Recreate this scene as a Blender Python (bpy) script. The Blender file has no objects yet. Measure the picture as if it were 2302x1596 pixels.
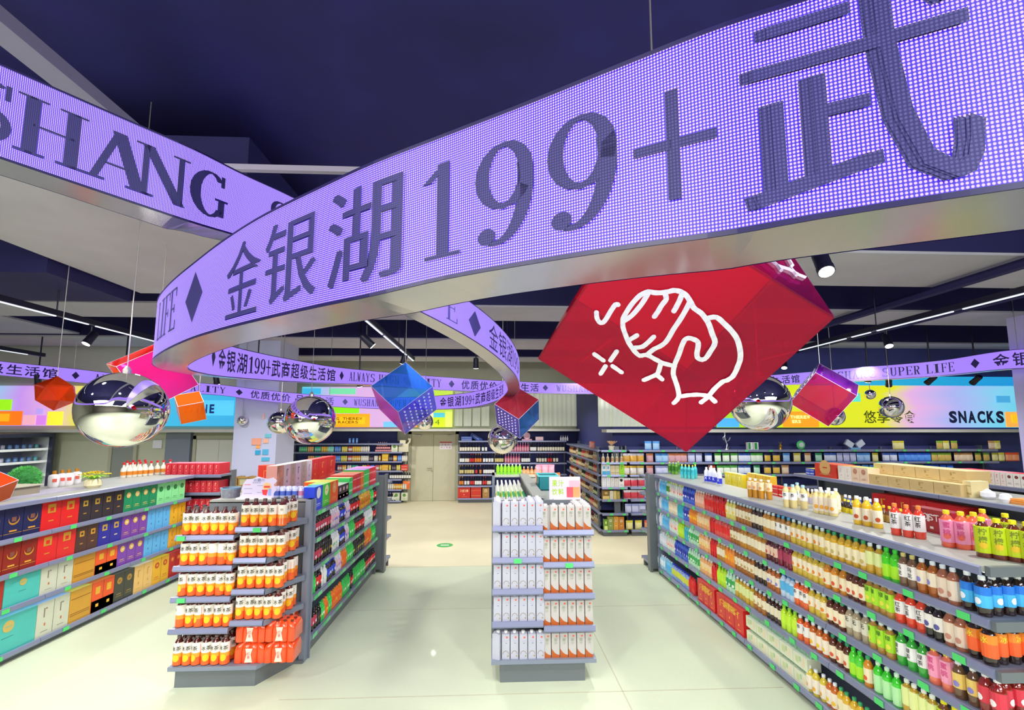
import bpy, bmesh, math, random
import numpy as np
from mathutils import Matrix, Vector, Euler
random.seed(7)
SC = bpy.context.scene
COL = SC.collection
# ---------------------------------------------------------------- camera, world, exposure, large lights
FPX = 1020.0; CAMH = 2.3; TH = math.atan(.106); YAW = math.atan(44/1020.)
CX = 1151.0; CY = 962-FPX*.106
_d0 = np.array([math.sin(YAW), math.cos(YAW), 0.])
_F = _d0*math.cos(TH)+np.array([0, 0, math.sin(TH)])
_R = np.array([math.cos(YAW), -math.sin(YAW), 0.])
_U = np.cross(_R, _F)
_O = np.array([0, 0, CAMH])
def ray(u, v): return _F*FPX+_R*(u-CX)+_U*(CY-v)
def atz(u, v, z): r = ray(u, v); return _O+r*((z-CAMH)/r[2])
def atx(u, v, x): r = ray(u, v); return _O+r*(x/r[0])
def aty(u, v, y): r = ray(u, v); return _O+r*(y/r[1])
def atd(u, v, d):                       # horizontal distance d along the view direction
    r = ray(u, v); return _O+r*(d/(r@_d0))
def proj(p):
    q = np.array(p)-_O; d = q@_F; return CX+FPX*(q@_R)/d, CY-FPX*(q@_U)/d
cam = bpy.data.cameras.new('camera'); camo = bpy.data.objects.new('camera', cam); COL.objects.link(camo)
cam.sensor_width = 36; cam.lens = FPX/2302*36; cam.shift_y = (CY-798)/2302; cam.clip_start = .02
m = Matrix(((_R[0], _U[0], -_F[0], 0), (_R[1], _U[1], -_F[1], 0), (_R[2], _U[2], -_F[2], CAMH), (0, 0, 0, 1)))
camo.matrix_world = m; SC.camera = camo
w = bpy.data.worlds.new('world'); SC.world = w; w.use_nodes = True
w.node_tree.nodes['Background'].inputs[0].default_value = (.75, .8, 1, 1); w.node_tree.nodes['Background'].inputs[1].default_value = .25
SC.view_settings.view_transform = 'Standard'; SC.view_settings.look = 'None'; SC.view_settings.exposure = 0.5
SC.view_settings.gamma = 1; SC.view_settings.use_curve_mapping = False
SC.cycles.max_bounces = 8; SC.cycles.transparent_max_bounces = 16; SC.cycles.caustics_reflective = False; SC.cycles.caustics_refractive = False
SC.cycles.sample_clamp_indirect = 6
def area(name, loc, sx, sy, e, col=(1, 1, 1), rot=(0, 0, 0)):
    l = bpy.data.lights.new(name, 'AREA'); l.shape = 'RECTANGLE'; l.size = sx; l.size_y = sy; l.energy = e; l.color = col
    o = bpy.data.objects.new(name, l); o.location = loc; o.rotation_euler = rot; COL.objects.link(o); return o
# added fill lights, out of view behind the camera
area('fill_light', (-4, -2.2, 4.0), 5, 2, 330, (1, .98, .93), (math.radians(28), 0, 0))
area('fill_light', (4, -2.2, 4.0), 5, 2, 330, (.95, .98, 1), (math.radians(28), 0, 0))
area('fill_light', (0, -6.5, 4.1), 10, 2, 300, (1, .98, .95))
# ---------------------------------------------------------------- helpers
def lin(h):
    if isinstance(h, str):
        h = h.lstrip('#'); c = [int(h[i:i+2], 16)/255 for i in (0, 2, 4)]
        return tuple(x/12.92 if x <= .04045 else ((x+.055)/1.055)**2.4 for x in c)
    return h
_mats = {}
def mat(c, rough=.45, metal=0, emit=0, coat=0, noise=0, nscale=6, bump=0, trans=0, name=None):
    k = (str(c), rough, metal, emit, coat, noise, nscale, bump, trans)
    if k in _mats: return _mats[k]
    m = bpy.data.materials.new(name or 'm_'+str(c).strip('#')); m.use_nodes = True
    nt = m.node_tree; b = nt.nodes['Principled BSDF']; col = lin(c)
    b.inputs['Base Color'].default_value = (*col, 1); b.inputs['Roughness'].default_value = rough
    b.inputs['Metallic'].default_value = metal
    if coat: b.inputs['Coat Weight'].default_value = coat
    if trans: b.inputs['Transmission Weight'].default_value = trans
    if emit:
        b.inputs['Emission Color'].default_value = (*col, 1); b.inputs['Emission Strength'].default_value = emit
    if noise or bump:
        tc = nt.nodes.new('ShaderNodeTexCoord'); n = nt.nodes.new('ShaderNodeTexNoise'); n.inputs['Scale'].default_value = nscale
        n.inputs['Detail'].default_value = 6
        nt.links.new(tc.outputs['Object'], n.inputs['Vector'])
        if noise:
            mr = nt.nodes.new('ShaderNodeMapRange'); mr.inputs[1].default_value = .3; mr.inputs[2].default_value = .7
            mr.inputs[3].default_value = 1-noise; mr.inputs[4].default_value = 1+noise
            mx = nt.nodes.new('ShaderNodeVectorMath'); mx.operation = 'SCALE'; mx.inputs[0].default_value = col
            nt.links.new(n.outputs[0], mr.inputs[0]); nt.links.new(mr.outputs[0], mx.inputs['Scale']); nt.links.new(mx.outputs[0], b.inputs['Base Color'])
        if bump:
            bp = nt.nodes.new('ShaderNodeBump'); bp.inputs['Strength'].default_value = bump
            nt.links.new(n.outputs[0], bp.inputs['Height']); nt.links.new(bp.outputs[0], b.inputs['Normal'])
    _mats[k] = m; return m
def tinted(c, dens=.75, rough=.05, name='acrylic', back=.5, fl=.62):
    """clear coloured acrylic: tinted see-through plus a glossy skin and a little body colour"""
    k = ('tint', str(c), dens, back, fl)
    if k in _mats: return _mats[k]
    m = bpy.data.materials.new(name); m.use_nodes = True; nt = m.node_tree; nt.nodes.clear()
    N = nt.nodes.new; L = nt.links.new
    o = N('ShaderNodeOutputMaterial'); t = N('ShaderNodeBsdfTransparent'); df = N('ShaderNodeBsdfDiffuse'); tr = N('ShaderNodeBsdfTranslucent'); gl = N('ShaderNodeBsdfGlossy')
    m1 = N('ShaderNodeMixShader'); m2 = N('ShaderNodeMixShader'); m3 = N('ShaderNodeMixShader'); fr = N('ShaderNodeFresnel'); fr.inputs[0].default_value = 1.45
    col = lin(c); mxc = max(col); t.inputs[0].default_value = (*[fl+(1-fl)*x/mxc for x in col], 1)
    df.inputs[0].default_value = (*col, 1); tr.inputs[0].default_value = (*col, 1); gl.inputs['Roughness'].default_value = rough
    m1.inputs[0].default_value = back; m2.inputs[0].default_value = dens
    L(df.outputs[0], m1.inputs[1]); L(tr.outputs[0], m1.inputs[2]); L(t.outputs[0], m2.inputs[1]); L(m1.outputs[0], m2.inputs[2])
    hf = N('ShaderNodeMath'); hf.operation = 'MULTIPLY'; hf.inputs[1].default_value = .5; L(fr.outputs[0], hf.inputs[0]); L(hf.outputs[0], m3.inputs[0]); L(m2.outputs[0], m3.inputs[1]); L(gl.outputs[0], m3.inputs[2]); L(m3.outputs[0], o.inputs[0])
    _mats[k] = m; return m
class B:
    def __init__(s): s.v = []; s.f = []; s.m = []; s.mats = []; s.uv = {}
    def mi(s, m):
        if m not in s.mats: s.mats.append(m)
        return s.mats.index(m)
    def add(s, vs, fs, m):
        o = len(s.v); s.v += [tuple(map(float, x)) for x in vs]; i = s.mi(m)
        for f in fs: s.f.append(tuple(o+k for k in f)); s.m.append(i)
        return s
    def box(s, x0, y0, z0, x1, y1, z1, m):
        vs = [(x0, y0, z0), (x1, y0, z0), (x1, y1, z0), (x0, y1, z0), (x0, y0, z1), (x1, y0, z1), (x1, y1, z1), (x0, y1, z1)]
        return s.add(vs, [(3, 2, 1, 0), (4, 5, 6, 7), (0, 1, 5, 4), (1, 2, 6, 5), (2, 3, 7, 6), (3, 0, 4, 7)], m)
    def prism(s, pts, z0, z1, m):          # pts counter-clockwise in xy
        n = len(pts); vs = [(x, y, z0) for x, y in pts]+[(x, y, z1) for x, y in pts]
        fs = [tuple(range(n))[::-1], tuple(range(n, 2*n))]+[(i, (i+1) % n, n+(i+1) % n, n+i) for i in range(n)]
        return s.add(vs, fs, m)
    def xprism(s, prof, x0, x1, m):        # prof: (y,z) outline swept along x
        n = len(prof); vs = [(x0, y, z) for y, z in prof]+[(x1, y, z) for y, z in prof]
        fs = [tuple(range(n)), tuple(range(n, 2*n))[::-1]]+[(i, n+i, n+(i+1) % n, (i+1) % n) for i in range(n)]
        return s.add(vs, fs, m)
    def lathe(s, prof, m, n=12, c=(0, 0), sq=None):     # prof: (r,z) bottom to top
        vs = []; fs = []
        for r, z in prof:
            for k in range(n):
                a = 2*math.pi*(k+.5)/n; q = 1
                if sq: q = (abs(math.cos(a))**sq+abs(math.sin(a))**sq)**(-1/sq)
                vs.append((c[0]+r*q*math.cos(a), c[1]+r*q*math.sin(a), z))
        for i in range(len(prof)-1):
            for k in range(n): fs.append((i*n+k, i*n+(k+1) % n, (i+1)*n+(k+1) % n, (i+1)*n+k))
        fs.append(tuple(range(n))[::-1]); fs.append(tuple(range((len(prof)-1)*n, len(prof)*n)))
        return s.add(vs, fs, m)
    def tube(s, pts, r, m, n=6):
        pts = [Vector(p) for p in pts]; vs = []; fs = []
        for i, p in enumerate(pts):
            d = (pts[min(i+1, len(pts)-1)]-pts[max(i-1, 0)]).normalized()
            a = d.orthogonal().normalized() if i == 0 else (a-d*a.dot(d)).normalized()
            b = d.cross(a)
            for k in range(n):
                t = 2*math.pi*k/n; vs.append(p+a*r*math.cos(t)+b*r*math.sin(t))
        for i in range(len(pts)-1):
            for k in range(n): fs.append((i*n+k, i*n+(k+1) % n, (i+1)*n+(k+1) % n, (i+1)*n+k))
        fs.append(tuple(range(n))[::-1]); fs.append(tuple(range((len(pts)-1)*n, len(pts)*n)))
        return s.add(vs, fs, m)
    def ball(s, c, r, m, nu=16, nv=10, sc=(1, 1, 1)):
        prof = [(max(1e-4, r*math.sin(math.pi*i/nv)), -r*math.cos(math.pi*i/nv)) for i in range(nv+1)]
        t = B(); t.lathe(prof, m, nu); return s.add([(c[0]+x*sc[0], c[1]+y*sc[1], c[2]+z*sc[2]) for x, y, z in t.v], t.f, m)
    def flat(s, g, m, ox=0, oz=0, w=None, h=None, y=0, d=.002):
        """glyph g (verts2d, faces) drawn in the xz plane facing -y, bbox fitted to ox..ox+w, oz..oz+h"""
        vs, fs = g; xs = [p[0] for p in vs]; zs = [p[1] for p in vs]; x0, x1, z0, z1 = min(xs), max(xs), min(zs), max(zs)
        kx = w/(x1-x0+1e-9); kz = h/(z1-z0+1e-9)
        return s.add([(ox+(p[0]-x0)*kx, y-d, oz+(p[1]-z0)*kz) for p in vs], fs, m)
    def wrap(s, g, m, r, zc, h, ac=-math.pi/2, w=None, z0=None):
        vs, fs = g; xs = [p[0] for p in vs]; zs = [p[1] for p in vs]; xm = (min(xs)+max(xs))/2; zm = (min(zs)+max(zs))/2
        k = h/(max(zs)-min(zs)+1e-9); kx = k if w is None else w/(max(xs)-min(xs)+1e-9)
        out = []
        for p in vs:
            a = ac+(p[0]-xm)*kx/r; out.append((r*math.cos(a), r*math.sin(a), zc+(p[1]-zm)*k))
        return s.add(out, fs, m)
    def xf(s, M):
        s.v = [tuple(M @ Vector(p)) for p in s.v]; return s
    def mesh(s, name, smooth=False):
        me = bpy.data.meshes.new(name); me.from_pydata(s.v, [], s.f)
        for m in s.mats: me.materials.append(m)
        me.polygons.foreach_set('material_index', s.m)
        if smooth:
            me.polygons.foreach_set('use_smooth', [True]*len(s.f))
            me.update()
            try: me.set_sharp_from_angle(angle=math.radians(40))
            except Exception: pass
        me.update(); return me
def ob(name, me, parent=None, loc=None, rot=None, label=None, cat=None, group=None, kind=None, smooth=False):
    if isinstance(me, B): me = me.mesh(name, smooth)
    o = bpy.data.objects.new(name, me); COL.objects.link(o)
    if parent: o.parent = parent
    if loc is not None: o.location = loc
    if rot is not None: o.rotation_euler = rot if hasattr(rot, '__len__') else (0, 0, rot)
    if label: o['label'] = label
    if cat: o['category'] = cat
    if group: o['group'] = group
    if kind: o['kind'] = kind
    return o
def root(name, loc, rot=0, **k): return ob(name, None, None, loc, rot, **k)
ORD = ('first second third fourth fifth sixth seventh eighth ninth tenth eleventh twelfth thirteenth fourteenth fifteenth sixteenth seventeenth '
       'eighteenth nineteenth twentieth').split()
ORD += ['twenty-'+x for x in ORD[:9]]+['thirtieth']+['thirty-'+x for x in ORD[:9]]+['fortieth']+['forty-'+x for x in ORD[:9]]+['fiftieth']
_used = {}
def nth(key):
    _used[key] = _used.get(key, 0)+1; return ORD[min(_used[key], len(ORD))-1]
class Proto:
    """a thing with its parts: copied with obj.copy, sharing meshes"""
    def __init__(s, name, cat, me, parts=()): s.name, s.cat, s.me, s.parts, s.src = name, cat, me, parts, None
    def put(s, loc, rot, label, group):
        if s.src is None:
            o = ob(s.name, s.me, None, loc, rot, label, s.cat, group)
            s.src = o; s.kids = []
            for n, me, lab in s.parts:
                c = ob(n, me, o, label=lab); s.kids.append(c)
            return o
        o = s.src.copy(); COL.objects.link(o); o.location = loc
        o.rotation_euler = rot if hasattr(rot, '__len__') else (0, 0, rot)
        o['label'] = label; o['group'] = group
        for k in s.kids:
            c = k.copy(); COL.objects.link(c); c.parent = o
        return o
# ---------------------------------------------------------------- lettering
_g = {}
def glyph(ch, off=0.0, step=None):
    k = (ch, off, step)
    if k in _g: return _g[k]
    c = bpy.data.curves.new('t', 'FONT'); c.body = ch; c.resolution_u = 3; c.offset = off; c.fill_mode = 'FRONT'
    o = bpy.data.objects.new('t', c); COL.objects.link(o)
    me = bpy.data.meshes.new_from_object(o.evaluated_get(bpy.context.evaluated_depsgraph_get()))
    bpy.data.objects.remove(o); bpy.data.curves.remove(c)
    r = ([(v.co.x, v.co.y) for v in me.vertices], [tuple(p.vertices) for p in me.polygons]); bpy.data.meshes.remove(me)
    if step: r = slices(r, step)
    _g[k] = r; return r
def slices(g, step):
    bm = bmesh.new(); vs = [bm.verts.new((x, y, 0)) for x, y in g[0]]
    for f in g[1]:
        try: bm.faces.new([vs[i] for i in f])
        except ValueError: pass
    xs = [p[0] for p in g[0]]; x = min(xs)+step
    while x < max(xs):
        bmesh.ops.bisect_plane(bm, geom=bm.verts[:]+bm.edges[:]+bm.faces[:], plane_co=(x, 0, 0), plane_no=(1, 0, 0)); x += step
    bm.verts.index_update(); r = ([(v.co.x, v.co.y) for v in bm.verts], [tuple(v.index for v in f.verts) for f in bm.faces]); bm.free(); return r
def song(ch, step=.12):
    """CJK glyph with thin horizontals and thick verticals, like the LED's Song face; a list of shifted layers"""
    g = slices(glyph(ch, -.006), step); return [([(x+dx, y) for x, y in g[0]], g[1]) for dx in (0, -.028, -.014, .014, .028)]
T_, t_ = .075, .028
def Vb(x, y0=0, y1=.7, w=T_): return [(x-w/2, y0), (x+w/2, y0), (x+w/2, y1), (x-w/2, y1)]
def Hb(x0, x1, y, h=t_): return [(x0, y-h/2), (x1, y-h/2), (x1, y+h/2), (x0, y+h/2)]
def Db(x0, y0, x1, y1, w): return [(x0-w/2, y0), (x0+w/2, y0), (x1+w/2, y1), (x1-w/2, y1)]
def Sf(x, y, w=.1): return Hb(x-w, x+w, y)
def Ar(cx, cy, rx, ry, a0, a1, tx=T_, ty=t_, n=16):
    q = []
    for i in range(n):
        a, b = [math.radians(a0+(a1-a0)*(i+k)/n) for k in (0, 1)]
        q.append([(cx+rx*math.cos(a), cy+ry*math.sin(a)), (cx+rx*math.cos(b), cy+ry*math.sin(b)),
                  (cx+(rx-tx)*math.cos(b), cy+(ry-ty)*math.sin(b)), (cx+(rx-tx)*math.cos(a), cy+(ry-ty)*math.sin(a))])
    return q
_o = .014; _p = .686
SER = {
 'I': [Vb(.25), Sf(.25, _o), Sf(.25, _p)],
 'L': [Vb(.14), Sf(.14, _o), Sf(.14, _p), Hb(.04, .46, _o), Vb(.45, 0, .16, t_)],
 'F': [Vb(.14), Sf(.14, _o), Hb(.04, .46, _p), Vb(.45, .55, .7, t_), Hb(.14, .36, .36), Vb(.35, .29, .43, t_)],
 'E': [Vb(.14), Hb(.04, .46, _p), Hb(.04, .46, _o), Vb(.45, .55, .7, t_), Vb(.45, 0, .15, t_), Hb(.14, .36, .36), Vb(.35, .29, .43, t_)],
 'H': [Vb(.12), Vb(.4), Sf(.12, _o, .09), Sf(.12, _p, .09), Sf(.4, _o, .09), Sf(.4, _p, .09), Hb(.12, .4, .36)],
 'T': [Vb(.25), Sf(.25, _o), Hb(.03, .47, _p), Vb(.045, .53, .7, t_), Vb(.455, .53, .7, t_)],
 'U': [Vb(.12, .2), Vb(.41, .2, .7, .04), Sf(.12, _p, .09), Sf(.41, _p, .07)]+Ar(.257, .2, .175, .2, 180, 360, .06, .03),
 'N': [Vb(.1, 0, .7, .03), Vb(.42, 0, .7, .03), Db(.42, 0, .11, .7, .085), Sf(.1, _o, .07), Sf(.09, _p, .07), Sf(.42, _p, .07)],
 'A': [Db(.09, 0, .25, .7, .03), Db(.41, 0, .25, .7, .08), Hb(.15, .36, .24), Sf(.09, _o, .07), Sf(.41, _o, .08)],
 'W': [Db(.17, 0, .06, .7, .065), Db(.17, 0, .25, .6, .025), Db(.35, 0, .24, .6, .065), Db(.35, 0, .45, .7, .025), Sf(.07, _p, .06), Sf(.44, _p, .06)],
 'Y': [Vb(.25, 0, .34), Sf(.25, _o), Db(.25, .3, .08, .7, .07), Db(.25, .3, .42, .7, .025), Sf(.09, _p, .07), Sf(.42, _p, .06)],
 'P': [Vb(.14), Sf(.14, _o), Hb(.04, .3, _p), Hb(.14, .3, .34)]+Ar(.28, .513, .18, .187, -90, 90),
 'R': [Vb(.14), Sf(.14, _o), Hb(.04, .28, _p), Hb(.14, .28, .36), Db(.4, 0, .27, .36, .08), Sf(.41, _o, .06)]+Ar(.26, .523, .18, .177, -90, 90),
 'S': Ar(.25, .525, .18, .175, 50, 270, .07, .03)+Ar(.25, .19, .2, .19, -140, 90, .075, .03)+[Vb(.4, .52, .7, t_), Vb(.06, 0, .18, t_)],
 'G': Ar(.26, .35, .21, .35, 45, 320, .08, .03)+[Vb(.42, .52, .69, t_), Vb(.41, .04, .3, .06), Sf(.41, .3, .08)],
 'Q': Ar(.25, .36, .21, .34, 0, 360, .075, .028)+[Db(.42, -.12, .27, .1, .07)],
 '1': [Vb(.27, 0, .7, .08), Sf(.27, _o, .13), Db(.14, .57, .25, .66, .06)],
 '9': Ar(.25, .47, .2, .23, 0, 360, .085, .035)+Ar(.19, .4, .26, .4, -100, 20, .09, .035)+Ar(.13, .07, .055, .055, 0, 360, .05, .05),
 '+': [Vb(.25, .1, .6, .055), Hb(.03, .47, .35, .045)],
}
def ser(ch):
    k = ('ser', ch)
    if k not in _g:
        vs = []; fs = []
        for q in SER[ch]:
            o = len(vs); vs += list(q); fs.append(tuple(range(o, o+4)))
        _g[k] = slices((vs, fs), .1)
    return _g[k]
def bold(g, d): return [([(x+dx, y) for x, y in g[0]], g[1]) for dx in (0, -d, d)]
DIA = ([(0, .5), (.5, 0), (1, .5), (.5, 1)], [(0, 1, 2, 3)])
DIA = slices(DIA, .15)
# ---------------------------------------------------------------- room
def floor_mat(c, name):
    m = mat(c, .5, 0, 0, .02, noise=.035, nscale=1.3, name=name)
    nt = m.node_tree; b = nt.nodes['Principled BSDF']
    v = nt.nodes.new('ShaderNodeTexVoronoi'); v.inputs['Scale'].default_value = 55; tc = nt.nodes.new('ShaderNodeTexCoord')
    r = nt.nodes.new('ShaderNodeMapRange'); r.inputs[1].default_value = .0; r.inputs[2].default_value = .25; r.inputs[3].default_value = .9; r.inputs[4].default_value = 1
    mx = nt.nodes.new('ShaderNodeVectorMath'); mx.operation = 'SCALE'
    nt.links.new(tc.outputs['Object'], v.inputs['Vector']); nt.links.new(v.outputs['Distance'], r.inputs[0])
    src = b.inputs['Base Color'].links[0].from_socket
    nt.links.new(src, mx.inputs[0]); nt.links.new(r.outputs[0], mx.inputs['Scale']); nt.links.new(mx.outputs[0], b.inputs['Base Color'])
    return m
FL = floor_mat('#c9d2b6', 'terrazzo'); FL2 = floor_mat('#ddd5b4', 'terrazzo_cream_tone')
ob('floor', B().box(-14, -12, -.1, 14, 16, 0, FL), kind='structure')
# shorter floor field in a creamier tone beyond the gondolas, with brass-thin joints
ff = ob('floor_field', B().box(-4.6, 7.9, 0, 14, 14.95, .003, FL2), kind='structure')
jm = mat('#b9b89c', .5)
for i, (x0, y0, x1, y1) in enumerate([(-1.8, 4.2, 2.6, 4.21), (1.15, 3.0, 1.16, 7.9), (-1.8, 6.1, .03, 6.11), (1.0, 6.1, 2.6, 6.11), (2.0, 8.6, 2.01, 9.6)]):
    ob('floor_joint', B().box(x0, y0, 0, x1, y1, .0015, jm), kind='structure')
IND = mat('#1d1860', .8, name='dark_indigo_paint', noise=.25, nscale=1.5); IND2 = mat('#1b1850', .75); PALE = mat('#b4b1bc', .7, noise=.06, nscale=2)
NAVY = mat('#3d4380', .7, noise=.08, nscale=3); WALLC = mat('#c3c6ae', .6, noise=.02); WHITE = mat('#e6e6ee', .5)
ob('ceiling', B().box(-14, -12, 4.95, 14, 16, 5.1, IND), kind='structure')
def beam(x0, y0, x1, y1, z=4.2, h=.6, s=PALE, name='ceiling_beam'):
    o = ob(name, B().box(x0, y0, z+.03, x1, y1, z+h, IND2), kind='structure')
    ob('beam_underside_painted_light', B().box(x0+.01, y0+.01, z, x1-.01, y1-.01, z+.03, s), o, kind='structure'); return o  # pale underside, dark sides: light from below put into the colours
beam(1.2, 4.6, 13.9, 5.75); beam(-13.9, 7.0, 13.9, 7.95); beam(-13.9, 9.7, 13.9, 10.9); beam(-13.9, 12.2, 13.9, 13.0)
beam(-5.0, 3.4, -1.9, 6.5, 4.2, .35); beam(-13.9, 7.95, -8.6, 9.7, 4.25)
ob('ceiling_conduit', B().box(-2.2, 3.08, 4.1, -.3, 3.12, 4.14, mat('#a8a2b4', .6)), kind='structure')
ob('ceiling_duct', B().box(-2.53, -6, 4.25, -2.38, 3.4, 4.33, mat('#8f8ba4', .6)), kind='structure')
ob('ceiling_duct', B().box(-13.9, 5.2, 4.05, -5.05, 6.4, 4.6, IND2), kind='structure')
for i, (u, v) in enumerate([(600, 20)]):
    pp = atz(600, 30, 4.93)
    ob('ceiling_pipe', B().tube([(-1.05, 1.2, 4.6), (-1.0, 1.9, 4.6)], .04, mat('#3f3a58', .5)), kind='structure')
for x, y in [(5.9, 5.0), (7.2, 6.4)]:
    ob('ceiling_pipe', B().tube([(x, y-2.2, 4.12), (x, y+5, 4.12)], .06, IND2), kind='structure')
# walls
ob('wall_back', B().box(-6.5, 14.85, 0, 2.75, 15.0, 4.95, WALLC), kind='structure')
ob('wall_left', B().box(-13.9, 11.0, 0, -5.55, 11.15, 4.95, WALLC), kind='structure')
ob('wall_left_return', B().box(-6.5, 11.15, 0, -6.35, 14.85, 4.95, WALLC), kind='structure')
ob('wall_right', B().box(2.75, 10.35, 0, 13.9, 10.5, 4.95, NAVY), kind='structure')
ob('wall_right_return', B().box(2.75, 10.5, 0, 2.9, 15.0, 4.95, NAVY), kind='structure')
ob('wall_far_left', B().box(-14.05, -12, 0, -13.9, 11.15, 4.95, WALLC), kind='structure')
ob('wall_far_right', B().box(13.9, -12, 0, 14.05, 10.5, 4.95, WALLC), kind='structure')
ob('wall_front', B().box(-14.05, -12.1, 0, 14.05, -12, 4.95, mat('#b9b2a6', .6)), kind='structure')
ob('wall_panel', B().box(-6.3, 14.8, .0, -3.05, 14.849, 2.2, NAVY), kind='structure')
ob('wall_panel', B().box(-1.1, 14.8, .0, 2.74, 14.849, 2.2, NAVY), kind='structure')
ob('pillar', B().box(-5.52, 10.0, 0, -4.62, 10.9, 4.95, mat('#c4c8e6', .35)), kind='structure', label='lavender white square pillar')
ob('pillar', B().box(float(aty(2290, 962, 7.4)[0]), 6.7, 0, float(aty(2290, 962, 7.4)[0])+.8, 7.4, 4.95, mat('#cdc6fa', .5)), kind='structure')
# ledges (soffit trims) under the lit signs
LED = mat('#cfcfc6', .5)
ob('trim_back', B().box(-6.34, 14.2, 2.2, 2.74, 14.8, 2.27, LED), kind='structure')
ob('trim_left', B().box(-13.9, 10.6, 2.2, -5.55, 11.0, 2.27, LED), kind='structure')
ob('trim_right', B().box(2.5, 9.9, 2.2, 13.9, 10.35, 2.27, LED), kind='structure')
# double door in the back wall
DW = mat('#c9c7ab', .45, noise=.02); DF = mat('#b3b39c', .5); MT = mat('#b5b09a', .3, .9)
d = root('door_1', (-1.88, 14.78, 0), kind='structure', label='cream double service door')
ob('door_frame', B().box(-.80, -.02, 0, -.70, .06, 2.19, DF).box(.70, -.02, 0, .80, .06, 2.19, DF).box(-.8, -.02, 2.1, .8, .06, 2.19, DF), d)
ob('door_leaf', B().box(-.695, 0, .01, -.004, .05, 2.095, DW), d); ob('door_leaf', B().box(.004, 0, .01, .695, .05, 2.095, DW), d)
ob('door_handle', B().tube([(-.05, 0, 1.02), (-.05, -.05, 1.02), (-.19, -.05, 1.02)], .012, MT).lathe([(.02, 0), (.02, .01)], MT).xf(Matrix.Identity(4)), d, label='metal lever handle')
ob('door_lock', B().tube([(-.04, .001, .93), (-.04, -.015, .93)], .022, MT, 10), d)
for x in (-.55, .45): ob('door_closer', B().box(x, -.05, 2.03, x+.16, 0, 2.07, MT).tube([(x+.08, -.03, 2.05), (x-.05, -.06, 2.09)], .008, MT), d)
nt_ = ob('door_notice', B().box(.2, -.006, 1.62, .58, 0, 1.86, WHITE).box(.2, -.008, 1.82, .58, -.006, 1.86, mat('#c0443c')), d, label='white notice with red band')
RED = mat('#c62a2a')
for i, ch in enumerate('注意安全'): nt_.data  # small red characters
bt = B()
for i, ch in enumerate('设备间'): bt.flat(glyph(ch), RED, .25+.1*i, 1.74, .06, .06, -.007)
for i, ch in enumerate('闲人免进'): bt.flat(glyph(ch), RED, .23+.085*i, 1.65, .06, .055, -.007)
ob('notice_text', bt, nt_)
# single doors in the left wall
def ldoor(n, u0, u1, col, hand, lab):
    x0 = aty(u0, 1000, 11.0)[0]; x1 = aty(u1, 1000, 11.0)[0]
    d = root(n, ((x0+x1)/2, 10.97, 0), kind='structure', label=lab); h = (x1-x0)/2
    ob('door_frame', B().box(-h, -.03, 0, -h+.07, .02, 2.12, DF).box(h-.07, -.03, 0, h, .02, 2.12, DF).box(-h, -.03, 2.04, h, .02, 2.12, DF), d)
    if h > .5:
        ob('door_leaf', B().box(-h+.075, -.01, .01, -.003, .02, 2.035, col), d); ob('door_leaf', B().box(.003, -.01, .01, h-.075, .02, 2.035, col), d)
    else: ob('door_leaf', B().box(-h+.075, -.01, .01, h-.075, .02, 2.035, col), d)
    ob('door_handle', B().tube([(hand*.08, -.01, 1.05), (hand*.08, -.06, 1.05), (hand*.2, -.06, 1.05)], .012, MT), d)
ldoor('door_2', 437, 552, mat('#cfd0c6', .5), 1, 'pale double door with lamp above')
ldoor('door_3', 250, 312, mat('#8f958e', .5), 1, 'grey green single door')
x0 = aty(375, 1000, 10.95)[0]; x1 = aty(430, 1000, 10.95)[0]
ob('wall_panel', B().box(x0, 10.9, 0, x1, 10.999, 2.19, mat('#7f8896', .5)), kind='structure')
ob('wall_switch', B().box(x0+.16, 10.885, 1.3, x0+.26, 10.9, 1.38, WHITE), None, label='white light switch on grey wall panel beside door', cat='switch')
ob('wall_plaque', B().box(*[float(q) for q in (aty(345, 990, 10.98)[0], 10.97, 1.83, aty(365, 990, 10.98)[0], 10.998, 2.02)], WHITE), None, label='small white plaque on the greenish wall near doors', cat='sign')
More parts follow.
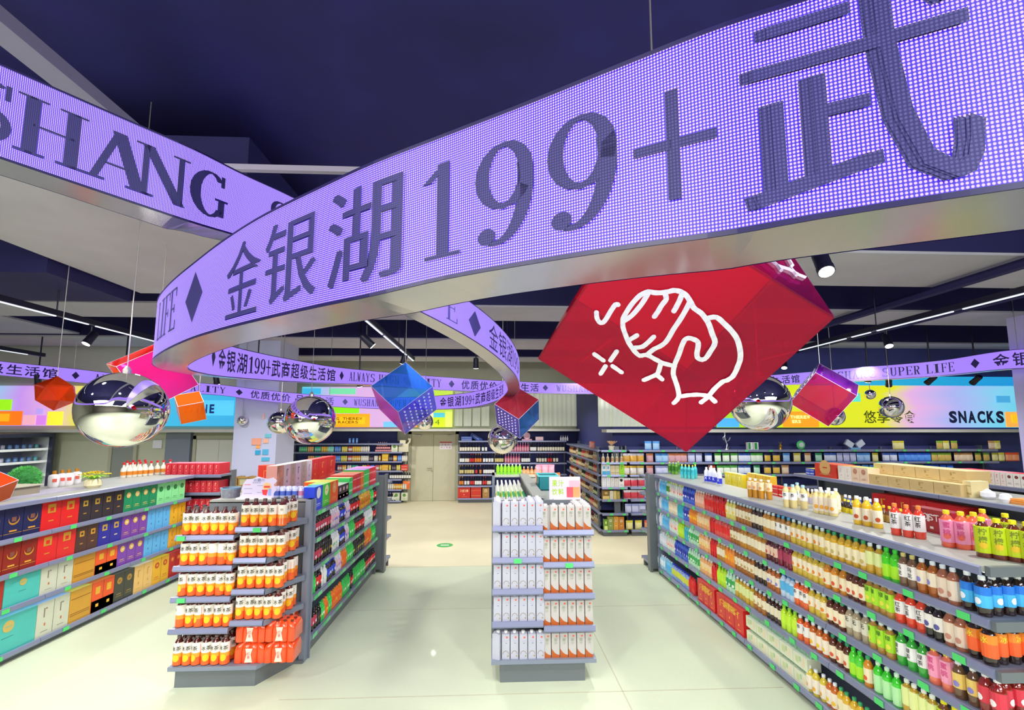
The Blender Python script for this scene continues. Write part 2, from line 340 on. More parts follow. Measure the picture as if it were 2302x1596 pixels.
# light reflected on the pillar, painted as small coloured patches after the signs
# ---------------------------------------------------------------- backlit signs
def glow(stops, axis='x', e=.66, name='lit_panel'):
    k = ('glow', str(stops), axis, e)
    if k in _mats: return _mats[k]
    m = bpy.data.materials.new(name); m.use_nodes = True; nt = m.node_tree; b = nt.nodes['Principled BSDF']
    tc = nt.nodes.new('ShaderNodeTexCoord'); sp = nt.nodes.new('ShaderNodeSeparateXYZ'); r = nt.nodes.new('ShaderNodeValToRGB')
    nz = nt.nodes.new('ShaderNodeTexNoise'); nz.inputs['Scale'].default_value = 1.6; ad = nt.nodes.new('ShaderNodeMath'); ad.operation = 'MULTIPLY_ADD'
    ad.inputs[1].default_value = .25
    nt.links.new(tc.outputs['Generated'], sp.inputs[0]); nt.links.new(tc.outputs['Generated'], nz.inputs['Vector'])
    sb = nt.nodes.new('ShaderNodeMath'); sb.operation = 'SUBTRACT'; sb.inputs[1].default_value = .125
    nt.links.new(sp.outputs['XYZ'.index(axis.upper())], sb.inputs[0]); nt.links.new(nz.outputs[0], ad.inputs[0]); nt.links.new(sb.outputs[0], ad.inputs[2]); nt.links.new(ad.outputs[0], r.inputs[0])
    el = r.color_ramp.elements
    while len(el) > 1: el.remove(el[-1])
    el[0].position = stops[0][0]; el[0].color = (*lin(stops[0][1]), 1)
    for p, c in stops[1:]: x = el.new(p); x.color = (*lin(c), 1)
    b.inputs['Base Color'].default_value = (.02, .02, .02, 1); b.inputs['Roughness'].default_value = .6
    nt.links.new(r.outputs[0], b.inputs['Emission Color']); b.inputs['Emission Strength'].default_value = e
    _mats[k] = m; return m
def upx(u0, v0, u1, v1, y):
    """rectangle seen at these picture points on the frontal plane y -> x0,z0,x1,z1"""
    a = aty(u0, v1, y); b = aty(u1, v0, y); return a[0], a[2], b[0], b[2]
LT = .6
def lit(parent, u0, v0, u1, v1, y, c, d=.02, name='lit_tile', e=LT):
    x0, z0, x1, z1 = upx(u0, v0, u1, v1, y)
    return ob(name, B().box(x0, y-d, z0, x1, y, z1, mat(c, .6, 0, e) if isinstance(c, str) else c), parent)
def words(parent, s, u0, v0, u1, v1, y, m, gap=.06, off=0, name='lettering', d=.012, bold=0):
    x0, z0, x1, z1 = upx(u0, v0, u1, v1, y); n = len(s); wd = (x1-x0)/n; b = B()
    for i, ch in enumerate(s):
        if ch == ' ': continue
        g = glyph(ch, off); b.flat(g, m, x0+i*wd+wd*gap, z0, wd*(1-2*gap), z1-z0, y, d)
    return ob(name, b, parent)
NV = mat('#2a3470', .5)
# right sign
YR = 10.3
s = root('lit_sign', (0, 0, 0), label='backlit pastel SNACKS sign above the packet shelves', cat='sign')
def frontal(parent, u0, v0, u1, v1, y, m, d=.03, name='light_panel'):
    x0, z0, x1, z1 = upx(u0, v0, u1, v1, y); return ob(name, B().box(x0, y-d, z0, x1, y+.03, z1, m), parent)
frontal(s, 1612, 868, 2330, 961, YR, glow([(0, '#a8ee2c'), (.25, '#e8f41e'), (.52, '#eef01e'), (.6, '#efb8ee'), (.72, '#b4bcfb'), (.85, '#86d8f8'), (1, '#4fd8ee')]))
frontal(s, 1790, 848, 2330, 867, YR, glow([(0, '#33b8e8'), (.5, '#20a8d8'), (1, '#1692dd')], e=.7), name='cyan_strip')
lit(s, 1760, 925, 1838, 960, YR-.04, '#ff9a1e'); lit(s, 1775, 885, 1800, 910, YR-.04, '#d6ee2a'); lit(s, 1907, 884, 1932, 903, YR-.04, '#5fd8c2')
lit(s, 2240, 890, 2268, 905, YR-.04, '#49a8dc'); lit(s, 2262, 926, 2330, 960, YR-.04, '#ffae4a'); lit(s, 2275, 932, 2330, 950, YR-.06, '#ffc31e')
lit(s, 1612, 940, 1660, 960, YR-.04, '#4aa8ff')
words(s, '悠享零食', 1941, 923, 2058, 951, YR-.05, mat('#6a7a1c'), .03, .012)
words(s, 'SNACKS', 2132, 924, 2256, 951, YR-.05, NV, .08, .05)
words(s, 'THEREW', 1776, 934, 1820, 941, YR-.07, mat('#fff2a0', .5, 0, .9), .08, .02); words(s, 'ERS', 1780, 944, 1800, 951, YR-.07, mat('#fff2a0', .5, 0, .9), .08, .02)
# back sign
YB = 14.75
s = root('lit_sign', (0, 0, 0), label='backlit patchwork sign above the drinks cans shelves', cat='sign')
frontal(s, 676, 871, 1018, 960, YB, glow([(0, '#6fd7f2'), (.25, '#e6b8f5'), (.6, '#f0c0f0'), (.8, '#c9f23a'), (1, '#d7f25a')]))
lit(s, 690, 915, 808, 929, YB-.05, '#8cf01e'); lit(s, 690, 930, 832, 960, YB-.05, '#ffa81e'); lit(s, 700, 937, 820, 953, YB-.08, '#f7c21a')
lit(s, 862, 948, 895, 960, YB-.05, '#6db8ee'); lit(s, 905, 948, 946, 960, YB-.05, '#ff9a2e'); lit(s, 946, 925, 974, 960, YB-.05, '#f3f0c8')
lit(s, 975, 928, 1000, 938, YB-.05, '#55c8dc'); lit(s, 973, 939, 1000, 960, YB-.05, '#c9ee1e'); lit(s, 1001, 925, 1017, 960, YB-.05, '#ddf56a')
lit(s, 740, 873, 800, 886, YB-.05, '#79dfae'); lit(s, 680, 873, 722, 886, YB-.05, '#3fb8ea')
words(s, 'BRING THEREW', 726, 938, 815, 944, YB-.1, mat('#c98a10'), .05, .02); words(s, 'RACERS', 760, 946, 806, 952, YB-.1, mat('#c98a10'), .05, .02)
words(s, '4', 977, 943, 989, 955, YB-.07, mat('#8ea81a'), .05)
# left sign
YL = 10.95
s = root('lit_sign', (0, 0, 0), label='backlit pastel sign reading WINE by the pillar', cat='sign')
frontal(s, -40, 868, 248, 957, YL, glow([(0, '#8fd8f0'), (.3, '#cf9af8'), (.55, '#f0b8e8'), (.75, '#f4ea5a'), (1, '#f6e8ee')]))
frontal(s, 248, 880, 556, 958, YL, glow([(0, '#b8e8f8'), (.4, '#46c4f0'), (1, '#3cb8f0')]))
lit(s, -40, 898, 28, 922, YL-.05, '#9cf01e'); lit(s, -40, 924, 52, 956, YL-.05, '#ff7a1a'); lit(s, -40, 930, 22, 947, YL-.08, '#ffb41e')
lit(s, 82, 918, 99, 931, YL-.05, '#b9a0f0'); lit(s, 82, 934, 106, 955, YL-.05, '#d884e8'); lit(s, 106, 925, 143, 956, YL-.05, '#f5ee3e'); lit(s, 52, 933, 82, 955, YL-.05, '#f0b0c0')
lit(s, 420, 900, 527, 934, YL-.05, '#58c8f4'); 
[words(s, c_, a_, 909, b_, 929, YL-.08, mat('#1a4a9c'), .0, .035) for c_, a_, b_ in (('W', 412, 438), ('I', 443, 448), ('N', 453, 467), ('E', 471, 483))]
for k, cc in enumerate([(590, 930, 596, 942, '#f0c8c8'), (600, 950, 610, 958, '#8ad0d8'), (596, 975, 610, 984, '#7ac8dc'), (556+10, 985, 588, 1000, '#f0a890'), (576, 1001, 585, 1008, '#ffb060'), (574, 1012, 586, 1022, '#3fa8d8'), (590, 1010, 604, 1022, '#5ab4e0'), (588, 1028, 606, 1036, '#58b8dc'), (592, 986, 604, 996, '#f2b8a0')]):
    x0, z0, x1, z1 = upx(cc[0], cc[1], cc[2], cc[3], 10.0)
    ob('reflection_patch', B().box(x0, 9.985, z0, x1, 10.0, z1, mat(cc[4], .2)), None, label='%s coloured patch painted as a reflection on the lavender pillar' % ORD[k], cat='decoration', group='painted reflections on the pillar')  # thin coloured squares stand in for reflections in the pillar face
# corrugated translucent screen above the wine shelves
CT = mat('#cfd4c0', .35, emit=.25); tc = root('translucent_screen', (0, 0, 0), label='pale ribbed translucent screen above the wine shelves', cat='screen')
k = 0
for u in range(1022, 1292, 20):
    if 1095 < u < 1105: continue
    x0, z0, x1, z1 = upx(u, 862, u+18, 958, YB); k += 1
    pr = [(x0+(x1-x0)*i/4, YB+(.03 if i % 2 else .0)) for i in range(5)]+[(x1, YB+.05), (x0, YB+.05)]
    ob('ribbed_panel', B().prism(pr, z0, z1, CT), tc)
tc = root('translucent_screen', (0, 0, 0), label='pale ribbed translucent screen above the corner shelf, behind the red cube', cat='screen')
for u in range(1346, 1606, 29):
    x0, z0, x1, z1 = upx(u, 872, u+26, 959, YR)
    pr = [(x0+(x1-x0)*i/5, YR-.04+(.03 if i % 2 else .0)) for i in range(6)]+[(x1, YR+.04), (x0, YR+.04)]
    ob('ribbed_panel', B().prism(pr, z0, z1, CT), tc)
# ---------------------------------------------------------------- LED ring signs
def led_mat(letter=False):
    m = bpy.data.materials.new('led_unlit' if letter else 'led_lit'); m.use_nodes = True; nt = m.node_tree; b = nt.nodes['Principled BSDF']; L = nt.links.new
    uv = nt.nodes.new('ShaderNodeUVMap'); mu = nt.nodes.new('ShaderNodeVectorMath'); mu.operation = 'SCALE'; mu.inputs['Scale'].default_value = 1/.0056
    fr = nt.nodes.new('ShaderNodeVectorMath'); fr.operation = 'FRACTION'; su = nt.nodes.new('ShaderNodeVectorMath'); su.operation = 'SUBTRACT'; su.inputs[1].default_value = (.5, .5, 0)
    le = nt.nodes.new('ShaderNodeVectorMath'); le.operation = 'LENGTH'; mr = nt.nodes.new('ShaderNodeMapRange'); mr.inputs[1].default_value = .24; mr.inputs[2].default_value = .42
    mr.inputs[3].default_value = 1; mr.inputs[4].default_value = 0
    L(uv.outputs[0], mu.inputs[0]); L(mu.outputs[0], fr.inputs[0]); L(fr.outputs[0], su.inputs[0]); L(su.outputs[0], le.inputs[0]); L(le.outputs['Value'], mr.inputs[0])
    mx = nt.nodes.new('ShaderNodeMix'); mx.data_type = 'RGBA'; L(mr.outputs[0], mx.inputs[0])
    if letter:
        mx.inputs[6].default_value = (*lin('#1c1560'), 1); mx.inputs[7].default_value = (*lin('#474282'), 1)
        L(mx.outputs[2], b.inputs['Base Color']); b.inputs['Roughness'].default_value = .6
    else:
        mx.inputs[6].default_value = (.035, .012, .70, 1); mx.inputs[7].default_value = (.95, .66, 1.3, 1)
        b.inputs['Base Color'].default_value = (.02, .01, .05, 1); b.inputs['Roughness'].default_value = .5
        L(mx.outputs[2], b.inputs['Emission Color']); b.inputs['Emission Strength'].default_value = .75
    return m
LIT = led_mat(); LITFAR = mat((.37, .22, .93), .5, 0, .74, name='led_far'); LITFAR.node_tree.nodes['Principled BSDF'].inputs['Base Color'].default_value = (.02, .01, .05, 1); UNLIT = led_mat(True)
STEEL = mat('#bdbac6', .2, .8, name='brushed_steel'); EDGE = mat('#1c1450', .4)
class Ring:
    def __init__(s, px, extra, sgn, thick=.17):
        pts = []
        for u, vt, vb, d in px:
            a = atd(u, vt, d); b = atd(u, vb, d); pts.append((a[0], a[1], b[2], a[2]))
        pts = np.array(pts+list(extra)); n = len(pts); out = []
        P = lambda i: pts[i % n]
        for i in range(n):
            p0, p1, p2, p3 = P(i-1), P(i), P(i+1), P(i+2)
            d = np.linalg.norm((p2-p1)[:2]); k = max(4, int(d/.06))
            # chord-length tangents
            d0 = np.linalg.norm((p1-p0)[:2])+1e-6; d2 = np.linalg.norm((p3-p2)[:2])+1e-6
            m1 = ((p1-p0)/d0*d+(p2-p1)/d*d0)/(d0+d)*d; m2 = ((p2-p1)/d*d2+(p3-p2)/d2*d)/(d+d2)*d
            for j in range(k):
                t = j/k; out.append((2*t**3-3*t**2+1)*p1+(t**3-2*t**2+t)*m1+(-2*t**3+3*t**2)*p2+(t**3-t**2)*m2)
        s.o = np.array(out); s.n = len(out)
        t = np.roll(s.o, -1, 0)[:, :2]-np.roll(s.o, 1, 0)[:, :2]; t /= np.linalg.norm(t, axis=1)[:, None]
        s.N = np.stack([-t[:, 1], t[:, 0]], 1)*sgn
        s.i = s.o.copy(); s.i[:, :2] -= s.N*thick
        seg = np.linalg.norm((np.roll(s.o, -1, 0)-s.o)[:, :2], axis=1); s.S = np.concatenate([[0], np.cumsum(seg)])
        s.up = {}
    def pt(s, S, h, face, off=0):
        i = int(np.clip(np.searchsorted(s.S, S)-1, 0, s.n-1)); f = (S-s.S[i])/(s.S[i+1]-s.S[i]+1e-9)
        A = s.o if face == 'o' else s.i; a, b = A[i], A[(i+1) % s.n]; nn = s.N[i]*(1-f)+s.N[(i+1) % s.n]*f
        q = a*(1-f)+b*f; sg = 1 if face == 'o' else -1
        return (q[0]+nn[0]*off*sg, q[1]+nn[1]*off*sg, q[2]+(q[3]-q[2])*h)
    def s_at(s, u, face, rng):
        A = s.o if face == 'o' else s.i; k = (face, rng[0] < .1)
        if k not in s.up:
            l = []
            for i in range(int(s.n*.66)):
                p = A[i]; z = (p[2]+p[3])/2; l.append((proj((p[0], p[1], z))[0], s.S[i]))
            sg = 1 if s.o[0][0] > 0 else -1
            e = min(range(int(len(l)*.55)), key=lambda i: l[i][0]*sg)
            s.up[k] = l[:e+1] if k[1] else l[e:]
        l = s.up[k]; bi = min(range(len(l)), key=lambda i: abs(l[i][0]-u))
        for j in (bi-1, bi+1):
            if 0 <= j < len(l) and (l[bi][0]-u)*(l[j][0]-u) <= 0 and l[bi][0] != l[j][0]:
                f = (u-l[bi][0])/(l[j][0]-l[bi][0]); return l[bi][1]+(l[j][1]-l[bi][1])*f
        if 0 < bi < len(l)-1: return l[bi][1]
        j = 1 if bi == 0 else bi-1; f = (u-l[bi][0])/(l[j][0]-l[bi][0]+1e-9)
        return l[bi][1]+(l[j][1]-l[bi][1])*max(-3, min(3, f))
    def build(s, label, flip):
        r = root('led_ring_sign', (0, 0, 0), label=label, cat='sign', group='hanging LED ring signs')
        n = s.n
        for face, A, nm in (('o', s.o, 'outer_screen'), ('i', s.i, 'inner_screen')):
            b = B(); vs = [(p[0], p[1], p[2]) for p in A]+[(p[0], p[1], p[3]) for p in A]
            fl = flip if face == 'o' else not flip
            fs = [(i, (i+1) % n, n+(i+1) % n, n+i) for i in range(n)]
            if fl: fs = [f[::-1] for f in fs]
            b.add(vs, fs, LIT if face == 'o' else LITFAR); me = b.mesh(nm, False); uvl = me.uv_layers.new(name='UVMap')
            for pi, pl in enumerate(me.polygons):
                for li in pl.loop_indices:
                    vi = me.loops[li].vertex_index; k = vi % n; S = s.S[k] if not (k == 0 and pi == n-1) else s.S[n]
                    uvl.data[li].uv = (S, 0 if vi < n else .336)
            me.polygons.foreach_set('use_smooth', [True]*n)
            ob(nm, me, r)
        for nm, z, m, dz in (('underside_panel', 2, STEEL, -.004), ('top_panel', 3, EDGE, .004)):
            vs = [(p[0], p[1], p[z]+dz) for p in s.o]+[(p[0], p[1], p[z]+dz) for p in s.i]+[(p[0], p[1], p[z]) for p in s.o]+[(p[0], p[1], p[z]) for p in s.i]
            fs = []
            for i in range(n):
                j = (i+1) % n; fs += [(i, j, n+j, n+i), (2*n+i, i, j, 2*n+j)[::1], (n+i, 3*n+i, 3*n+j, n+j)]
            ob(nm, B().add(vs, fs, m), r)
        # thin dark rims at top and bottom of both screens
        for face in 'oi':
            vs = []; fs = []
            for h0, h1 in ((-.012, .012), (.985, 1.01)):
                o = len(vs)
                for i in range(n): vs += [s.pt(s.S[i], h0, face, .004), s.pt(s.S[i], h1, face, .004)]
                fs += [(o+2*i, o+2*((i+1) % n), o+2*((i+1) % n)+1, o+2*i+1) for i in range(n)]
            ob('screen_rim', B().add(vs, fs, EDGE), r)
        s.root = r; s.txt = {'o': ([], [], []), 'i': ([], [], [])}; return r
    def put(s, g, face, rng, u0, u1, h0, h1):
        S0, S1 = s.s_at(u0, face, rng), s.s_at(u1, face, rng); s.put_s(g, face, S0, S1, h0, h1)
    def put_s(s, g, face, S0, S1, h0, h1):
        V, U, fs = [], [], []; gs = g if isinstance(g, list) else [g]; al = [p for q in gs for p in q[0]]
        xs = [p[0] for p in al]; ys = [p[1] for p in al]; a, b, c, d = min(xs), max(xs), min(ys), max(ys)
        for k, (vs, f_) in enumerate(gs):
            o = len(V); fs += [tuple(o+i for i in f) for f in f_]
            for x, y in vs:
                S = S0+(x-a)/(b-a+1e-9)*(S1-S0); h = h0+(y-c)/(d-c+1e-9)*(h1-h0)
                V.append(s.pt(S, h, face, .003+.0008*k)); U.append((S, h*.336))
        me = B().add(V, fs, UNLIT).mesh('led_character'); uvl = me.uv_layers.new(name='UVMap')
        for l in me.loops: uvl.data[l.index].uv = U[l.vertex_index]
        ob('led_character', me, s.root)
    def line(s, text, face, rng, u0, u1):
        """text spread evenly between two picture columns; wide CJK cells, narrow Latin ones"""
        wd = [(.95 if ord(c) > 0x2fff else 1.25 if c == '◆' else .32 if c == ' ' else .5) for c in text]; tot = sum(wd)
        S0, S1 = s.s_at(u0, face, rng), s.s_at(u1, face, rng); k = (S1-S0)/tot; p = 0
        for c, w_ in zip(text, wd):
            a = S0+k*p; p += w_
            if c == ' ': continue
            if c == '◆': s.put_s(DIA, face, a+k*.35, a+k*.9, .22, .8)
            elif ord(c) > 0x2fff: s.put_s(glyph(c, .014, .25), face, a+k*.06, a+k*.89, .14, .86)
            else: s.put_s(bold(ser(c), .012), face, a+k*.04, a+k*.46, .2, .8)
RR = Ring([(2302, -170, 405.6, .567), (2058, -85, 445, .61), (1799, 4, 489, .672), (1632, 57, 521, .707), (1400, 147, 556, .795), (1200, 228, 589, .90),
           (1006, 303, 625, 1.01), (843, 366, 664, 1.10), (720, 423, 690, 1.24), (600, 482, 718, 1.39), (512, 536, 740, 1.61), (440, 590, 762, 1.88), (385, 636, 787, 2.16), (356, 672, 808, 2.48), (362, 705, 824, 3.0),
           (405, 742, 836, 3.8), (475, 775, 846, 4.8), (560, 795, 853, 5.7), (640, 810, 858, 6.7), (720, 824, 862, 7.8), (800, 833, 865, 8.7), (972, 848, 877, 9.5), (1200, 861, 885, 9.7), (1450, 863.5, 885, 9.7),
           (1770, 842, 866.5, 9.4), (1938, 827.5, 857, 8.9), (2146, 808.7, 843, 8.3), (2270, 790, 830.6, 7.6)],
          [(9.6, 5.0, 2.9, 3.22), (8.6, 2.3, 2.75, 3.07), (6.2, .55, 2.65, 2.97), (3.6, -.2, 2.62, 2.94), (1.7, .08, 2.62, 2.94)], 1)
RR.build('large lilac LED ring sign sweeping low and close overhead', False)
NR = (0, .4); FR = (.0, 1)
near = [('LIFE', 362, 398)]
for ch, a, b_ in (('L', 357, 362), ('I', 363, 370), ('F', 371, 382), ('E', 383, 397)): RR.put(bold(ser(ch), .009), 'o', (0, .32), a, b_, .24, .84)
RR.put(DIA, 'o', (0, .32), 418, 457, .2, .86)
for ch, a, b_, h0, h1 in (('金', 512, 590, .08, .84), ('银', 598, 718, .1, .84), ('湖', 740, 908, .1, .86)): RR.put(song(ch), 'o', (0, .32), a, b_, h0, h1)
for ch, a, b_, h0, h1 in (('1', 950, 1038, .14, .8), ('9', 1070, 1202, .14, .8), ('9', 1232, 1390, .14, .8), ('+', 1425, 1612, .2, .76)): RR.put(bold(ser(ch), .009), 'o', (0, .32), a, b_, h0, h1)
RR.put(song('武'), 'o', (0, .32), 1662, 2196, .06, .97)
FRR = (.3, .93)
RR.line('◆金银湖199+武商超级生活馆', 'i', FRR, 470, 755); RR.line('◆ ALWAYS HIGH QUALITY ◆', 'i', FRR, 757, 1030)
RR.line('优质优价 品质生活◆', 'i', FRR, 1036, 1240); RR.line('WUSHANG SUPER LIFE ◆金银湖199+武商超级生', 'i', FRR, 1250, 1752)
RR.line('活馆 ', 'i', FRR, 1756, 1806); RR.line('◆WUSHANG SUPER LIFE', 'i', FRR, 1808, 2146); RR.line('◆ 金银', 'i', FRR, 2170, 2320)
RL = Ring([(0, 145, 346, 1.62), (276, 266, 442, 1.85), (436, 336, 497, 2.04), (531, 384, 526, 2.3), (657, 443, 563, 2.75), (800, 518, 628, 3.0), (946, 608, 700, 3.45), (1055, 678, 759, 4.05), (1100, 713, 789, 4.45), (1140, 754, 823, 5.0),
           (1161, 788, 848, 5.6), (1168, 820, 869, 6.3), (1162, 848, 884, 7.1), (1140, 866, 900, 7.8), (1090, 880, 914, 8.4), (980, 892, 921, 9.0), (845, 894.5, 919, 9.4), (750, 891, 914.5, 9.5), (600, 878, 902, 9.5), (510, 867, 890, 9.5),
           (415, 858.5, 884, 9.5), (180, 831, 860, 9.5), (0, 813, 844, 9.4)],
          [(-11.6, 6.2, 3.35, 3.67), (-10.6, 3.0, 3.3, 3.62), (-8.0, .2, 3.25, 3.57), (-5.0, -.7, 3.24, 3.56), (-3.1, -.3, 3.25, 3.57)], -1)
RL.build('lilac LED ring sign hung higher and passing behind the lower ring', True)
NL = (.0, .35)
for ch, a, b_ in (('S', -75, 30), ('H', 36, 196), ('A', 186, 342), ('N', 303, 424), ('G', 426, 511), ('S', 604, 655)): RL.put(bold(ser(ch), .013), 'o', (.0, .3), a, b_, .15, .8)
for ch, a, b_ in (('F', 940, 985), ('E', 1003, 1028)): RL.put(ser(ch), 'o', (0, .35), a, b_, .17, .85)
RL.put(DIA, 'o', (0, .35), 1053, 1080, .12, .85)
for ch, a, b_ in (('金', 1099, 1119), ('银', 1121, 1138), ('湖', 1139, 1151)): RL.put(glyph(ch, 0, .25), 'o', (0, .35), a, b_, .13, .87)
for ch, a, b_ in (('1', 1152, 1155), ('9', 1156, 1160), ('9', 1161, 1165)): RL.put(ser(ch), 'o', (0, .35), a, b_, .2, .8)
FLR = (.3, .75)
RL.line('金银湖199+武商超级生活馆', 'i', (.3, .75), 988, 1132); RL.line('WUSHANG SUPER LIFE ◆', 'i', FLR, 795, 985)
RL.line('◆', 'i', FLR, 762, 790); RL.line('优质优价 品质生活', 'i', FLR, 562, 752); RL.line('◆', 'i', FLR, 520, 556); RL.line('ALWAYS HIGH QUALITY', 'i', FLR, 211, 509)
RL.line('◆', 'i', FLR, 150, 190); RL.line('超级生活馆', 'i', FLR, -88, 132)
WIRE = mat('#c9c4bc', .3, .8)
for rg, us in ((RR, (.2, .36, .5, .62)), (RL, (.3, .5, .64))):
    for f in us:
        p = rg.pt(rg.S[-1]*f, 1, 'i', .05); ob('suspension_wire', B().tube([p, (p[0], p[1], 4.95)], .004, WIRE), rg.root)
# ---------------------------------------------------------------- ribbons done; mirror balls, cubes, spots
MIRR = mat('#f2f0ee', .02, 1, name='mirror_chrome')
def ball(u, v, rp, D, desc):
    c = atd(u, v, D); dist = np.linalg.norm(c-_O); r = rp*D/FPX
    r_ = root('mirror_ball', tuple(c), label=desc, cat='decoration', group='hanging mirror balls')
    ob('sphere', B().ball((0, 0, 0), r, MIRR, 40, 28), r_, smooth=True)
    ob('cap', B().lathe([(.03*r/.3, r-.004), (.03*r/.3, r+.02*r/.3), (.012*r/.3, r+.05*r/.3)], WIRE), r_)
    ob('cable', B().tube([(0, 0, r), (0, 0, 4.95-c[2])], .004 if D < 7 else .006, WIRE), r_); return r, c
ball(278, 921, 84, 3.45, 'largest mirror ball, wide and beside the red cube above the spirit bottles')
ball(698, 944, 54, 5.3, 'mirror ball hanging before the lavender pillar, with a smaller one behind')
ball(630, 950, 26, 8.6, 'small mirror ball half hidden behind the ball by the pillar')
ball(1130, 987, 33, 8.0, 'mirror ball above the centre gondola, under a dotted cube')
ball(1708, 905, 63, 4.6, 'large mirror ball partly behind the big red cube')
ball(2003, 915, 24, 8.6, 'mirror ball in front of the yellow sign over snacks lettering')
ball(1877, 936, 20, 8.2, 'mirror ball just under the magenta cube')
ball(1956, 887, 11, 9.6, 'tiny mirror ball high on the yellow part of the sign')
ball(545, 945, 11, 9.7, 'tiny mirror ball at the edge of the blue sign')
ball(955, 948, 19, 9.0, 'mirror ball peeking from behind the cyan cube')
ball(160, 893, 11, 9.7, 'tiny mirror ball close behind the largest ball')
def pane(b, c, ex, ey, n, sz, th, m):
    """square slab centred at c with in-plane unit axes ex, ey and outward normal n"""
    c, ex, ey, n = map(Vector, (c, ex, ey, n)); h = sz/2; vs = []
    for k in (0, -th):
        for i, j in ((-1, -1), (1, -1), (1, 1), (-1, 1)): vs.append(c+ex*h*i+ey*h*j+n*k)
    return b.add(vs, [(0, 1, 2, 3), (7, 6, 5, 4), (0, 4, 5, 1), (1, 5, 6, 2), (2, 6, 7, 3), (3, 7, 4, 0)], m)
def cube(name, u, v, D, sz, eul, cols, desc, dens=.35, dots=None, cat='decoration', group='hanging acrylic cubes', hang=True):
    """eul: tilt towards the viewer, spin about own axis, roll; cols: top, left, right, then the hidden ones; dots: which of top/left/right carries beads"""
    c = atd(u, v, D); R_ = Matrix.Rotation(math.radians(eul[2]), 3, 'Y') @ Matrix.Rotation(math.radians(eul[0]), 3, 'X') @ Matrix.Rotation(math.radians(eul[1]), 3, 'Z')
    r = root(name, tuple(c), tuple(R_.to_euler()), label=desc, cat=cat, group=group)
    C_ = Vector(tuple(c)); view = (Vector(tuple(_O))-C_).normalized(); fs = []
    for a in range(3):
        for sg in (1, -1):
            n = Vector((0, 0, 0)); n[a] = sg; ex = Vector((0, 0, 0)); ex[(a+1) % 3] = sg; ey = Vector((0, 0, 0)); ey[(a+2) % 3] = 1
            fs.append([(R_ @ n).dot(view) > 0, (R_ @ n), n, ex, ey])
    vis = sorted([f for f in fs if f[0]], key=lambda f: -f[1].z); vis = [vis[0]]+sorted(vis[1:], key=lambda f: f[1].x); hid = [f for f in fs if not f[0]]
    for k, f in enumerate(vis+hid):
        n, ex, ey = f[2:]
        ob('acrylic_panel', pane(B(), n*sz/2, ex, ey, n, sz*.985, .006, tinted(cols[k % len(cols)], dens, fl=.42 if k < 3 else .7)), r)
        if dots is not None and k in dots:
            b = B()
            for i in range(6):
                for j in range(6):
                    p = n*(sz/2+.002)+ex*sz*(i-2.5)*.14+ey*sz*(j-2.5)*.14; b.ball(tuple(p), sz*.026, mat('#e4e0f4', .2, coat=.5), 6, 4)
            ob('bead_grid', b, r, kind='stuff')
    ed = B(); h = sz/2
    for a in range(3):
        for i in (-1, 1):
            for j in (-1, 1):
                p = [0, 0, 0]; q = [0, 0, 0]; p[a] = -h; q[a] = h; p[(a+1) % 3] = q[(a+1) % 3] = i*h; p[(a+2) % 3] = q[(a+2) % 3] = j*h; ed.tube([p, q], .0022, mat('#e8dcf0', .2), 4)
    ob('edge_glue', ed, r)
    if hang:
        top = max((R_ @ (Vector((i, j, l))*sz/2) for i in (-1, 1) for j in (-1, 1) for l in (-1, 1)), key=lambda p: p.z); inv = R_.inverted()
        ob('cable', B().tube([inv @ top, inv @ (top+Vector((0, 0, 4.95-c[2]-top.z)))], .004, WIRE), r)
    return r
cube('acrylic_cube', 911, 895, 6.2, .57, (60, 45, 0), ['#28b0e8', '#f03ac0', '#7a6af8', '#9ab8ff', '#c8b0ff', '#b0d0ff'], 'cyan blue and magenta acrylic cube with beads, by the middle lamp', .16, dots=(2,))
cube('acrylic_cube', 1163, 926, 7.4, .5, (52, 42, -8), ['#f8405a', '#7a50f8', '#3aa0f0', '#f0a0c0', '#c8a0f0', '#b0c8f8'], 'blue and rose acrylic cube with beads, above the smallest centre ball', .2, dots=(1,))
cube('acrylic_cube', 1852, 886, 6.4, .55, (38, 62, 22), ['#c020f0', '#8a70f4', '#f0208a', '#f0a0d8', '#e090e8', '#f0b0c0'], 'magenta and violet acrylic cube over the yellow sign', .25, dots=(1,))
cube('acrylic_cube', 345, 842, 4.4, .46, (30, 40, -20), ['#ff3a2a', '#ff7a3a', '#f040d8', '#ff5a2a', '#ff2a4a', '#ff6a2a'], 'red orange acrylic cube behind the largest mirror ball', .35)
cube('acrylic_cube', 428, 916, 5.4, .25, (35, 45, 12), ['#ff7a10', '#ff8a20', '#ffb020', '#ff8a20', '#ff9a20', '#ffb830'], 'small orange acrylic cube hanging by the WINE sign', .4)
# orange polyhedron lamp
c = atd(125, 884, 5.2); r = root('polyhedron_decoration', tuple(c), label='orange faceted acrylic polyhedron hanging before the pink sign', cat='decoration')
bm = bmesh.new(); bmesh.ops.create_icosphere(bm, subdivisions=1, radius=.2); bm.verts.ensure_lookup_table()
for f in list(bm.faces):
    me = bpy.data.meshes.new('facet'); n = f.normal; ce = f.calc_center_median()
    vs = [ce+(v_.co-ce)*.97 for v_ in f.verts]; vs += [p-n*.006 for p in vs]
    ob('facet', B().add(vs, [(0, 1, 2), (5, 4, 3), (0, 3, 4, 1), (1, 4, 5, 2), (2, 5, 3, 0)], tinted('#ff6a1a', .3, fl=.35)), r)
bm.free(); ob('cable', B().tube([(0, 0, .2), (0, 0, 2)], .004, WIRE), r)
# the big red sign cube: pose fitted to its corners
fc = (0, np.array([0.65243, 1.60336, 2.74924]), [[0.848008, 0.399697, -0.348031], [0.014824, -0.674313, -0.738297], [-0.529776, 0.620922, -0.577748]], .62)
